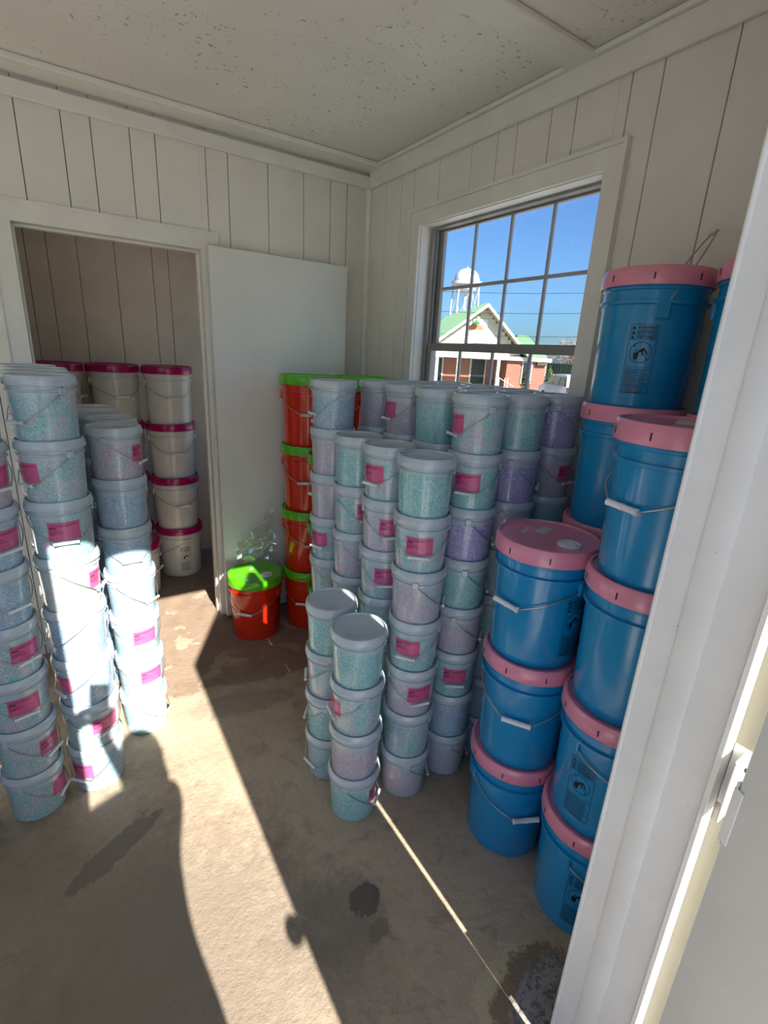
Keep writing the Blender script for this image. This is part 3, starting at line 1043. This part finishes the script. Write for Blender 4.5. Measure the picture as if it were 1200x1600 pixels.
clear_stack(-.223, 1.784, 8, 'stack beside the first closet-side eight-high stack', ['mix', 'pink', 'blue', 'blue', 'mix', 'mix', 'mix', 'mix'],
            {8: (20, True), 7: (36, True), 6: (34, True), 5: (30, False), 4: (30, True), 3: (8, True), 2: (48, True), 1: (58, True)}, GL)
clear_stack(-.428, 1.77, 7, 'outermost closet-side stack', ['mix', 'blue', 'mix', 'blue', 'mix', 'blue', 'blue'], {}, GL)


def big_stack(kind, key, name, x, y, n, what, where, group, bails, warns={}, spout=(), raised=()):
    for k in range(n):
        lv = 'single' if n == 1 else ('topmost' if k == n - 1 else LEVEL[k])
        deg = bails.get(k + 1, 170 + jit(25))
        lab = '%s, %s' % (what, where) if n == 1 else '%s, %s, %s' % (what, lv, where)
        p = thing(name, lab, 'pail', (x + jit(.003), y + jit(.003), k * kind.P + .0003 * k), facing(x, y, deg), group)
        link('body', kind.bodies[key], p)
        ld = link('lid', kind.lid, p, rz=R_(17 * k + 8))
        if key == 'blue':
            for q in range(8):
                link('slot', kind.slot, ld, rz=2 * PI * q / 8)
        if k + 1 in raised:
            a = R_(raised[k + 1])
            pts = []
            for q in range(13):
                u = PI * q / 12
                yy, hh = kind.y_ear * math.cos(u), .25 * math.sin(u) ** .7
                pts.append((hh * math.cos(a), yy * (1 - .25 * math.sin(u)), kind.ear_z + hh * math.sin(a)))
            obj('bail', MB().tube(pts, kind.wire, 6), M['metal'], p, 60)
            c = pts[6]
            obj('grip', MB().tube([(c[0], -.04, c[2]), (c[0], .04, c[2])], kind.grip_r, 12), M['whiteplastic'], p, 40)
        else:
            link('bail', kind.bail, p)
            link('grip', kind.grip, p)
        if k + 1 in warns:
            wo = link('warning_print', WARN[key], p, rz=R_(warns[k + 1] - deg))
            wo['label'] = 'black printed warning panel with struck-out pictogram'
        if k + 1 in spout:
            sp, stickers = spout[k + 1]
            dz = kind.P - .001
            a = R_(sp - deg)
            c = Vector((math.cos(a) * .075, math.sin(a) * .075, dz))
            so = obj('spout_cap', MB().lathe([(.033, -.0005), (.033, .004), (.031, .006), (.028, .006), (.027, .003), (.024, .003), (.023, .006), (.012, .0065), (.011, .004), (0, .004)], 32), M['whiteplastic'], p, 40, c)
            so['label'] = 'white pull-up spout cap in the lid'
            for (sa, sr, w_, h_, rr) in stickers:
                b = R_(sa - deg)
                obj('sticker', B(-w_ / 2, w_ / 2, -h_ / 2, h_ / 2, 0, .0012), M['sticker'], p, None, (math.cos(b) * sr, math.sin(b) * sr, dz - .0004), R_(rr))


BL = 'blue pail with pink lid'
GB = 'blue pails with pink lids'
big_stack(blue, 'blue', 'blue_pail', 1.1705, .861, 3, BL, 'three-high stack beside the clear pails', GB, {3: -36, 2: -4, 1: 28}, {3: 52, 2: 150, 1: 140},
          {3: (52, [(195, .055, .062, .032, 10), (245, .075, .07, .012, 25)])})
big_stack(blue, 'blue', 'blue_pail', 1.187, .557, 4, BL, 'four-high stack beside the entrance frame', GB, {4: -38, 3: 160, 2: 52, 1: 70}, {4: 150, 3: 130, 2: -22, 1: 4},
          {4: (140, [(180, .05, .09, .05, 35)])})
big_stack(blue, 'blue', 'blue_pail', 1.504, .877, 5, BL, 'five-high stack against the window wall', GB, {5: 100, 4: 160, 3: 150}, {5: -4, 4: 140}, raised={5: 62})
big_stack(blue, 'blue', 'blue_pail', 1.508, .555, 5, BL, 'five-high stack in the corner behind the entrance frame', GB, {}, {})
RD = 'red pail with green lid'
GR = 'red pails with green lids'
big_stack(red, 'red', 'red_pail', .8457, 2.5477, 1, 'lone red pail with green lid and white spout cap', 'by the inner door', GR, {1: -26}, {1: 62}, {1: (60, [(200, .06, .03, .02, 20)])})
big_stack(red, 'red', 'red_pail', 1.1655, 2.5186, 4, RD, 'stack against the open inner door', GR, {4: 2, 3: -6, 2: 10, 1: -12}, {})
big_stack(red, 'red', 'red_pail', 1.185, 2.2, 4, RD, 'stack nearest the clear pails', GR, {4: -40, 3: -50}, {})
big_stack(red, 'red', 'red_pail', 1.485, 2.5186, 4, RD, 'stack in the corner of the room', GR, {}, {})
CR = 'cream pail with magenta lid'
GC = 'cream pails with magenta lids in the closet'
big_stack(cream, 'cream', 'cream_pail', .644, 3.595, 4, CR, 'stack nearest the open inner door', GC, {4: 12, 3: 8, 2: 14, 1: -76}, {1: 12})
big_stack(cream, 'cream', 'cream_pail', .342, 3.71, 4, CR, 'middle stack', GC, {4: 14, 3: 20, 2: 20, 1: 30}, {4: -78})
big_stack(cream, 'cream', 'cream_pail', .022, 3.70, 4, CR, 'stack behind the clear pails', GC, {4: 70, 3: 20}, {4: 80})
big_stack(cream, 'cream', 'cream_pail', .325, 3.375, 1, CR, 'alone on the closet floor before the middle stack', GC, {1: 62}, {})


# crumpled clear film hanging between the red pails and the inner door
def film():
    rnd = random.Random(5)
    nu, nv = 16, 16
    vs, fs = [], []
    top = [Vector((.985, 2.64, .70)), Vector((.80, 2.72, .47))]
    bot = [Vector((.985, 2.56, .41)), Vector((.78, 2.66, .40))]
    for i in range(nu):
        for j in range(nv):
            a, b = i / (nu - 1), j / (nv - 1)
            p = top[0].lerp(top[1], a).lerp(bot[0].lerp(bot[1], a), b)
            p += Vector((math.sin(i * 2.1 + j * .9), math.cos(i * 1.3 + j * 1.7), math.sin(j * 1.9 + i))) * .010 + Vector((rnd.uniform(-1, 1), rnd.uniform(-1, 1), rnd.uniform(-1, 1))) * .007
            p.y = min(p.y, 2.738)
            vs.append(p)
    for i in range(nu - 1):
        for j in range(nv - 1):
            q = i * nv + j
            fs.append((q, q + 1, q + nv + 1, q + nv))
    return MB().add(vs, fs)


tag(obj('plastic_film', film(), M['film']), 'crumpled clear plastic film hanging by the red pails', 'plastic film')


# ------------------------------------------------------------------ outside, seen through the window
GZ = -0.6
M['asphalt'] = paint('asphalt', (164, 160, 152), .9, .1, 3, .3, 40)
M['brick'] = None
k = NT('brick_wall', .8, .2)
bt = k.n('TexBrick')
bt.inputs['Scale'].default_value = 1.0
bt.inputs['Brick Width'].default_value = .21
bt.inputs['Row Height'].default_value = .075
bt.inputs['Mortar Size'].default_value = .010
bt.inputs['Color1'].default_value = lin((150, 84, 62))
bt.inputs['Color2'].default_value = lin((124, 66, 50))
bt.inputs['Mortar'].default_value = lin((150, 128, 112))
cmb = k.n('CombineXYZ')
sx = k.sep()
k.set(cmb.inputs[0], k.math('ADD', sx[0], sx[1]))
k.set(cmb.inputs[1], sx[2])
k.set(bt.inputs['Vector'], cmb.outputs[0])
M['brick'] = k.col(bt.outputs[0])
M['roofgreen'] = paint('green_metal_roof', (92, 126, 94), .5, .05, 2)
M['siding'] = paint('cream_siding', (196, 190, 168), .7, .03, 2)
M['fascia'] = paint('white_fascia', (200, 198, 190), .6, .03, 2)
M['soffit'] = paint('soffit_board', (160, 150, 112), .7, .05, 4)
M['darkglass'] = paint('dark_window', (36, 40, 42), .25, .1, 3, spec=.25)
M['leaf'] = paint('shrub_leaf', (74, 96, 40), .7, .25, 2)
M['dryleaf'] = paint('dry_leaf', (138, 112, 90), .8, .2, 2)
M['bark'] = paint('bark', (86, 70, 56), .9, .15, 8)
M['tank'] = paint('tank_white', (186, 188, 188), .5, .04, .3)
M['carpaint'] = paint('white_car_paint', (190, 190, 190), .25, .02, 2, coat=.8)
M['tyre'] = paint('tyre_rubber', (30, 30, 32), .8, .1)
M['fence'] = paint('green_fence', (22, 62, 48), .7, .12, 3)
M['lampred'] = paint('tail_lamp', (150, 20, 20), .2, .05)
M['orange'] = paint('sign_orange', (196, 110, 58), .6, .15, 12)
M['signgreen'] = paint('sign_green', (70, 120, 70), .6, .1, 12)
M['signtext'] = paint('sign_text', (120, 124, 138), .6, .05)
M['signwhite'] = paint('sign_white', (214, 214, 214), .6, .02)

struct('ground', B(-1500, 1500, -1500, 1500, GZ - .2, GZ), M['asphalt'], 'grey paved ground outside', 'ground')

AZ = R_(44.0)                                       # facade centre, seen through the window
FD = 40.0
fc = Vector((math.sin(AZ) * FD, math.cos(AZ) * FD, GZ))
yaw = -AZ + R_(16)                                  # local x to the viewer's right, local y away
bd = thing('brick_building', 'brick building with green metal roof and cream gable', 'building', fc, yaw)
UL, UR, EV, AP = -4.9, 3.55, 2.55, 6.1              # gable front: eaves at EV, apex at AP (local z above ground)
gx = -.15
DEP = 16.0
zt = AP - .25
obj('porch_wall', B(-9.5, 2.0, 2.6, 2.9, 0, EV), M['brick'], bd)
obj('brick_wing', B(2.0, 5.1, .3, DEP, 0, EV), M['brick'], bd)
obj('gable', MB().prism([(.8, UL + .5), (.8, UR - .35), (EV, UR - .35), (zt, gx), (EV, UL + .5)][1:] if False else [(EV, UL + .5), (EV, UR - .45), (zt, gx)], 1, .45, .7), M['siding'], bd)
for k in range(12):
    z = EV + .08 + k * .28
    hw = (zt - z) / (zt - EV)
    if hw > .05:
        obj('siding_board', B(gx + (UL + .5 - gx) * hw + .05, gx + (UR - .45 - gx) * hw - .05, .42, .46, z, z + .255), M['siding'], bd)
sl_l = math.atan2(AP - EV, gx - UL)
sl_r = math.atan2(AP - EV, UR - gx)
for (x0, x1, nm) in ((UL, gx, 'roof'), (UR, gx, 'roof')):
    obj(nm, MB().prism([(EV - .05, x0), (EV + .08, x0), (AP + .08, x1), (AP - .06, x1)], 1, -.35, DEP), M['roofgreen'], bd)
    obj('soffit', MB().prism([(EV - .16, x0), (EV - .06, x0), (AP - .07, x1), (AP - .17, x1)], 1, -.33, .44), M['soffit'], bd)
    obj('rake_board', MB().prism([(EV - .20, x0), (EV + .03, x0), (AP + .03, x1), (AP - .20, x1)], 1, -.42, -.35), M['fascia'], bd)
for k in range(34):                                 # standing seams of the visible slope
    y = -.2 + k * .45
    obj('roof_seam', MB().prism([(EV + .08, UL), (EV + .13, UL), (AP + .13, gx), (AP + .08, gx)], 1, y, y + .05), M['roofgreen'], bd)
obj('fascia', B(-9.6, 5.4, -.05, .3, EV - .30, EV - .02), M['fascia'], bd)
obj('wing_roof', MB().prism([(EV, 1.8), (EV + .12, 1.8), (4.15, 2.9), (4.15, 3.7), (EV + .12, 5.5), (EV, 5.5)], 1, 1.2, DEP), M['roofgreen'], bd)
obj('porch_floor', B(-9.5, 2.0, -.1, 2.6, 0, .15), M['siding'], bd)
for x in (-6.6, -3.55, -1.9, 1.25):
    obj('porch_post', B(x - .11, x + .11, .0, .22, .15, EV - .3, .01), M['fascia'], bd)
for x, wdt, z0, z1 in ((-5.2, 1.5, .5, 2.15), (-2.9, .5, .2, 2.15), (.35, 1.1, .25, 2.2), (-7.6, 1.2, .5, 2.1)):
    f = obj('window', B(x - wdt / 2 - .12, x + wdt / 2 + .12, 2.54, 2.62, z0 - .1, z1 + .12), M['fascia'], bd)
    obj('pane', B(x - wdt / 2, x + wdt / 2, 2.5, 2.545, z0, z1), M['darkglass'], f)
f = obj('window', B(3.2, 4.0, .22, .31, .55, 2.2), M['fascia'], bd)
obj('pane', B(3.28, 3.92, .2, .225, .63, 2.12), M['darkglass'], f)
obj('eave_bracket', B(4.3, 5.1, .0, .3, 2.0, 2.2), M['bark'], bd)
EVS = EV + .78
sg = obj('sign', B(-1.55, .15, .36, .415, EVS + .05, EVS + 1.75), M['signwhite'], bd)
obj('emblem', MB().prism([(EVS + .98, -1.4), (EVS + .98, -.15), (EVS + 1.18, -.15), (EVS + 1.34, -.45), (EVS + 1.40, -.8), (EVS + 1.30, -1.4)], 1, .345, .362), M['orange'], sg)
obj('emblem_leaf', MB().prism([(EVS + 1.32, -1.1), (EVS + 1.30, -.45), (EVS + 1.40, -.55), (EVS + 1.46, -.8), (EVS + 1.42, -1.0)], 1, .335, .347), M['signgreen'], sg)
lt = MB()
rnd = random.Random(2)
for zz in (.68, .36):
    u = -1.35
    while u < -.4:
        l = .06 + rnd.random() * .12
        lt.box(u, u + l, .352, .3605, EVS + zz + rnd.uniform(-.02, .02), EVS + zz + .07 + rnd.random() * .05)
        u += l + .03
obj('lettering', lt, M['signtext'], sg)
obj('gooseneck_lamp', MB().tube([(-.45, .42, EVS + 2.05), (-.7, .2, EVS + 2.05), (-.82, -.0, EVS + 1.98), (-.82, -.02, EVS + 1.6)], .045, 8).lathe([(.05, 0), (.32, -.22), (.30, -.22), (.04, -.02)], 16, -.82, -.02, EVS + 1.62), M['signgreen'], bd, 40)
tr = MB()
for x in (1.3, 1.75, 1.98):
    tr.tube([(x, -.35, .0), (x, -.35, .95)], .03, 6)
tr.tube([(1.25, -.35, .95), (2.3, -.9, .35)], .03, 6)
obj('handrail', tr, M['fascia'], bd, 40)


def leaves(center, rx, rz, n, size, seed, shape='ball'):
    rnd = random.Random(seed)
    mb = MB()
    for _ in range(n):
        while True:
            p = Vector((rnd.uniform(-1, 1), rnd.uniform(-1, 1), rnd.uniform(-1, 1)))
            if p.length < 1 and p.length > .35:
                break
        if shape == 'cone':
            kk = (1 - p.z) / 2 * .85 + .15
            p.x *= kk
            p.y *= kk
        q = Vector((p.x * rx, p.y * rx, p.z * rz)) + Vector(center)
        a = Vector((rnd.uniform(-1, 1), rnd.uniform(-1, 1), rnd.uniform(-1, 1))).normalized()
        b = a.orthogonal().normalized()
        s = size * rnd.uniform(.6, 1.3)
        mb.add([q + a * s, q + b * s * .5, q - a * s, q - b * s * .5], [(0, 1, 2, 3)])
    return mb


for px, dist, h, lab in ((822, 38.2, 1.75, 'small green conical shrub below the brick wing window'), (857, 37.0, 2.1, 'larger green conical shrub beside the white car')):
    c = at_dist(px, 590, dist)
    s = thing('conical_shrub', lab, 'shrub', (c.x, c.y, GZ), 0, 'shrubs in front of the brick building')
    lf = obj('foliage', leaves((0, 0, h * .55), .48, h * .5, 900, .075, int(px), 'cone'), M['leaf'], s)
    lf['kind'] = 'stuff'
    obj('stem', MB().tube([(0, 0, 0), (0, 0, h * .6)], [.05, .02], 6), M['bark'], s)

c = at_dist(893, 560, 62)
tr = thing('tree', 'brownish sparse tree rising behind the green fence', 'tree', (c.x, c.y, GZ))
mb = MB().tube([(0, 0, 0), (.1, 0, 1.4), (0, .1, 2.8)], [.2, .15, .1], 8)
rnd = random.Random(4)
for k in range(22):
    a, el = rnd.uniform(0, 2 * PI), rnd.uniform(.3, 1.2)
    L = rnd.uniform(1.4, 2.6)
    p0 = Vector((0, .05, 1.6 + k * .06))
    p1 = p0 + Vector((math.cos(a) * math.cos(el), math.sin(a) * math.cos(el), math.sin(el))) * L * .5 + Vector((0, 0, .1))
    p2 = p0 + Vector((math.cos(a) * math.cos(el), math.sin(a) * math.cos(el), math.sin(el) * .9)) * L
    mb.tube([p0, p1, p2], [.06, .04, .012], 5)
obj('trunk', mb, M['bark'], tr, 50)
lv = obj('foliage', leaves((0, 0, 3.3), 2.6, 1.7, 1500, .12, 9), M['dryleaf'], tr)
lv['kind'] = 'stuff'

# dark green board fence with pale posts
fs = at_dist(862, 580, 47)
fe = at_dist(915, 580, 45)
dv = fe - fs
L = math.hypot(dv.x, dv.y) + 4
fn = thing('board_fence', 'dark green board fence with pale pickets beyond the car', 'fence', (fs.x, fs.y, GZ), math.atan2(dv.y, dv.x))
bm_ = B(0, .28, 0, .03, 0, 2.2, .004).mesh('board', M['fence'])
pm_ = B(-.025, .025, -.07, -.02, 0, 1.35, .01).mesh('picket', M['fascia'])
n = int(L / .3)
for k in range(n):
    link('board', bm_, fn, (k * .3 - .6, 0, 0))
for k in range(n):
    link('picket', pm_, fn, (k * .3 - .45, -.1 - .12 * (k % 2), (-.12 if k % 4 == 2 else 0)))
obj('rail', B(-.7, L - .6, -.02, 0, .5, .6), M['fascia'], fn)

# water tower
c = at_dist(729, 440, 210)
wt = thing('water_tower', 'white elevated water tower on braced legs beyond the green roof', 'water tower', (c.x, c.y, GZ))
kk = 210 / 769 / math.cos(0) * 1.0
zc = (c.z - GZ)
RT = 4.9
prof = [(0, zc + 4.6), (1.2, zc + 4.5), (2.8, zc + 3.9), (4.2, zc + 2.6), (RT, zc + .8), (RT, zc - 1.0), (4.0, zc - 3.0), (2.4, zc - 4.1), (0, zc - 4.6)]
tk = obj('tank', MB().lathe(prof[::-1], 40), M['tank'], wt, 50)
obj('finial', MB().lathe([(.35, zc + 4.5), (.35, zc + 5.0), (0, zc + 5.2)], 12), M['tank'], tk)
obj('walkway', MB().lathe([(RT, zc - 1.3), (RT + 1.0, zc - 1.3), (RT + 1.0, zc - 1.1), (RT + .95, zc - .1), (RT + .9, zc - .1), (RT + .9, zc - 1.1), (RT, zc - 1.1)], 40), M['tank'], wt)
for k in range(6):
    a = 2 * PI * k / 6 + .3
    b = 2 * PI * (k + 1) / 6 + .3
    P0, P1 = Vector((math.cos(a), math.sin(a), 0)), Vector((math.cos(b), math.sin(b), 0))
    obj('leg', MB().tube([P0 * 6.2, P0 * RT + Vector((0, 0, zc - 1))], .32, 8), M['tank'], wt, 50)
    for z0, z1 in ((0, zc * .5), (zc * .5, zc - 2)):
        r0, r1 = 6.2 - 1.3 * z0 / zc, 6.2 - 1.3 * z1 / zc
        obj('brace', MB().tube([P0 * r0 + Vector((0, 0, z0)), P1 * r1 + Vector((0, 0, z1))], .09, 5).tube([P0 * r1 + Vector((0, 0, z1)), P1 * r1 + Vector((0, 0, z1))], .12, 5), M['tank'], wt)
obj('riser', MB().tube([(0, 0, 0), (0, 0, zc - 4.4)], .6, 12), M['tank'], wt, 50)

# overhead lines
for i, (y0, y1, d0, lab) in enumerate(((453, 452, 34, 'upper overhead power line crossing the sky'), (484, 484, 33, 'middle overhead power line crossing the sky'), (519, 522, 36, 'lower overhead power line near the roof line'))):
    a, b = at_dist(560, y0 - 6, d0 + 4), at_dist(1010, y1 + 4, d0)
    pts = [a.lerp(b, q / 12) - Vector((0, 0, .25 * math.sin(PI * q / 12))) for q in range(13)]
    for p_, z_ in ((a, a.z), (b, b.z)):
        pass
    tag(obj('power_line', MB().tube(pts, .014, 5), M['tyre']), lab, 'power line', 'overhead power lines')

# white car parked beyond the window
c = at_dist(889, 600, 29.5)
car = thing('white_car', 'white sport utility car parked outside with dark side windows', 'car', (c.x, c.y, GZ), R_(58))
# local x forward, y left
prf = [(-2.25, .45), (-2.3, .75), (-2.22, 1.02), (-2.12, 1.12), (-1.72, 1.62), (-1.5, 1.70), (.1, 1.68), (.55, 1.58), (1.15, 1.12), (2.1, .98), (2.28, .8), (2.3, .45), (1.9, .32), (-1.9, .32)]
mb = MB()
ny = 7
for j in range(ny):
    yy = -1 + 2 * j / (ny - 1)
    sh = 1 - .05 * abs(yy) ** 6
    for x_, z_ in prf:
        tz = max(0, (z_ - 1.05)) / .65
        mb.v.append((x_ * (1 - .03 * abs(yy) ** 4), yy * (.92 - .16 * tz), z_ - .03 * abs(yy) ** 4 * (z_ > 1)))
npf = len(prf)
for j in range(ny - 1):
    for k in range(npf):
        k2 = (k + 1) % npf
        mb.f.append((j * npf + k, j * npf + k2, (j + 1) * npf + k2, (j + 1) * npf + k))
mb.f.append(tuple(range(npf))[::-1])
mb.f.append(tuple((ny - 1) * npf + k for k in range(npf)))
obj('car_body', mb, M['carpaint'], car, 28)
for sgn in (-1, 1):
    for x0, x1, xt0, xt1 in ((-1.78, -.95, -1.5, -.9), (-.85, -.05, -.82, -.02), (.05, .95, .05, .45)):
        vs = [(x0, sgn * .905, 1.10), (x1, sgn * .905, 1.10), (xt1, sgn * .80, 1.56), (xt0, sgn * .80, 1.56)]
        m_ = MB().add(vs + [(p[0], p[1] - sgn * .04, p[2]) for p in vs], [(0, 1, 2, 3), (7, 6, 5, 4), (0, 4, 5, 1), (1, 5, 6, 2), (2, 6, 7, 3), (3, 7, 4, 0)])
        obj('side_window', m_, M['darkglass'], car)
    obj('tail_lamp', B(-2.30, -2.1, min(sgn * .62, sgn * .90), max(sgn * .62, sgn * .90), .82, 1.08, .02), M['lampred'], car)
vs = [(-2.16, -.68, 1.15), (-2.16, .68, 1.15), (-1.79, .60, 1.58), (-1.79, -.60, 1.58)]
obj('rear_window', MB().add(vs + [(p[0] + .05, p[1], p[2] - .02) for p in vs], [(0, 1, 2, 3), (7, 6, 5, 4), (0, 4, 5, 1), (1, 5, 6, 2), (2, 6, 7, 3), (3, 7, 4, 0)]), M['darkglass'], car)
vs = [(1.18, -.70, 1.12), (1.18, .70, 1.12), (.60, .62, 1.58), (.60, -.62, 1.58)]
obj('windscreen', MB().add(vs + [(p[0] - .05, p[1], p[2] - .02) for p in vs], [(0, 1, 2, 3), (7, 6, 5, 4), (0, 4, 5, 1), (1, 5, 6, 2), (2, 6, 7, 3), (3, 7, 4, 0)]), M['darkglass'], car)
obj('bumper', B(-2.38, -2.2, -.85, .85, .42, .66, .04), M['carpaint'], car)
for x in (-1.38, 1.42):
    for sgn in (-1, 1):
        wh = obj('wheel', MB().lathe([(0, -.11), (.22, -.11), (.33, -.11), (.36, -.07), (.36, .07), (.33, .11), (.22, .11), (0, .11)], 28).xform(Matrix.Rotation(PI / 2, 4, 'X')), M['tyre'], car, 40, (x, sgn * .83, .36))
        obj('rim', MB().lathe([(0, -.125), (.06, -.125), (.08, -.115), (.21, -.118), (.22, -.11)], 20).xform(Matrix.Rotation(PI / 2 * sgn, 4, 'X')), M['metal'], wh, 40)


# ------------------------------------------------------------------ the photographer, standing outside the doorway behind the viewpoint
k = NT('person_surface', .7, .3)
px_, py_, pz_ = k.sep()
cl = k.ramp(pz_, [(0.0, lin((90, 86, 84))), (.085, lin((110, 124, 150))), (.83, lin((206, 206, 204)))], True)
skin = lin((196, 150, 124))
cl = k.mix(k.math('MAXIMUM', k.step(pz_, 1.375, 1.38), k.step(py_, -.125, -.12)), cl, skin)
M['person'] = k.col(cl)
M['hair'] = paint('dark_hair', (48, 36, 28), .6, .2, 30)
RIGHT, DOWN, FWD = (Vector(r) for r in ROT)
ph_c = Vector((0, 0, H)) - RIGHT * .026 + DOWN * .052 - FWD * .014
MP = Matrix.Translation(ph_c) @ Matrix((RIGHT, FWD, -DOWN)).transposed().to_4x4()      # local x right, y forward, z up
phone = tag(obj('phone', B(-.0365, .0365, -.004, .004, -.075, .075, .003), M['tyre']), 'dark mobile phone held up by the person at the entrance', 'phone')
phone.matrix_world = MP
obj('screen', B(-.034, .034, -.0047, -.0041, -.072, .072), M['darkglass'], phone)
obj('lens_plate', B(.004, .034, .0041, .0052, .036, .066, .001), M['tyre'], phone)
V, E, RAD = [], [], []


def joint(p, r, parent=None):
    V.append(tuple(p))
    RAD.append(r)
    if parent is not None:
        E.append((parent, len(V) - 1))
    return len(V) - 1


BX, BY = -.005, -.42
pel = joint((BX, BY, .86), (.145, .10))
wai = joint((BX, BY, 1.02), (.118, .088), pel)
che = joint((BX + .005, BY, 1.20), (.140, .10), wai)
shc = joint((BX + .015, BY, 1.345), (.09, .07), che)
nek = joint((BX + .045, BY + .005, 1.40), (.048, .05), shc)
hd1 = joint((BX + .065, BY + .025, 1.47), (.064, .075), nek)
hd2 = joint((BX + .075, BY + .025, 1.545), (.068, .085), hd1)
hd3 = joint((BX + .078, BY + .015, 1.592), (.05, .062), hd2)
for sg in (-1, 1):
    hp = joint((BX + sg * .085, BY, .80), (.082, .085), pel)
    kn = joint((BX + sg * .09, BY + .02, .45), (.056, .058), hp)
    an = joint((BX + sg * .095, BY - .01, .085), (.038, .04), kn)
    jt = joint((BX + sg * .10, BY + .06, .038), (.042, .034), an)
    joint((BX + sg * .105, BY + .15, .030), (.036, .026), jt)
    sh = joint((BX + sg * .125 + .02, BY, 1.36), (.052, .052), shc)
    el = joint((BX + (.085 if sg > 0 else -.17), BY + .13, 1.14), (.040, .040), sh)
    wr_p = MP @ Vector((sg * .060, -.085, -.085))
    wr = joint(wr_p, (.026, .022), el)
    pa = joint(MP @ Vector((sg * .058, -.045, -.05)), (.022, .026), wr)
    for f, (oz, ln) in enumerate(((.012, .9), (-.006, 1.0), (-.024, .95), (-.040, .78))):
        b0 = joint(MP @ Vector((sg * .055, -.022, -.028 + oz)), (.009, .009), pa)
        b1 = joint(MP @ Vector((sg * .0475, -.002, -.028 + oz)), (.008, .008), b0)
        joint(MP @ Vector((sg * (.0475 - .010 * ln), .0115, -.026 + oz)), (.007, .007), b1)
    t0 = joint(MP @ Vector((sg * .046, -.034, -.030)), (.011, .011), pa)
    joint(MP @ Vector((sg * .022, -.0165, -.012)), (.009, .009), t0)
me = bpy.data.meshes.new('person')
me.from_pydata(V, E, [])
person = tag(link('person', me), 'person standing outside the entrance holding up a phone', 'person')
md = person.modifiers.new('skin', 'SKIN')
for sv, r in zip(me.skin_vertices[0].data, RAD):
    sv.radius = r
me.skin_vertices[0].data[0].use_root = True
sb = person.modifiers.new('smooth', 'SUBSURF')
sb.levels = sb.render_levels = 2
me.materials.append(M['person'])
md.use_smooth_shade = True
hc = Vector((BX + .073, BY + .02, 1.53))
hair = MB().lathe([(.0, .092), (.035, .086), (.06, .066), (.076, .03), (.080, -.01), (.080, -.06), (.082, -.11), (.074, -.15), (.06, -.15)], 24)
hv = []
for v in hair.v:
    y = v[1] * 1.16 - .012
    if v[2] < .045 and y > .02:
        y = .02 - (y - .02) * .1
    hv.append((v[0], y, v[2]))
hair.v = hv
obj('hair', hair, M['hair'], person, 60, hc)
for sg in (-1, 1):
    obj('eye', MB().lathe([(0, -.011), (.008, -.008), (.011, 0), (.008, .008), (0, .011)], 12), M['signwhite'], person, 60, hc + Vector((sg * .030, .078, -.015)))
    obj('pupil', MB().lathe([(0, -.005), (.004, -.003), (.005, 0), (.004, .003), (0, .005)], 10), M['hair'], person, 60, hc + Vector((sg * .030, .0865, -.015)))
    obj('ear', MB().lathe([(0, -.028), (.010, -.02), (.013, 0), (.012, .015), (0, .028)], 12), M['person'], person, 60, hc + Vector((sg * .070, .0, -.02)))
obj('nose', MB().prism([(.075, -.04), (.108, -.045), (.085, -.01), (.075, .0)], 0, -.011, .011), M['person'], person, None, hc)
obj('mouth', B(-.022, .022, .080, .086, -.072, -.064, .002), M['lampred'], person, None, hc)
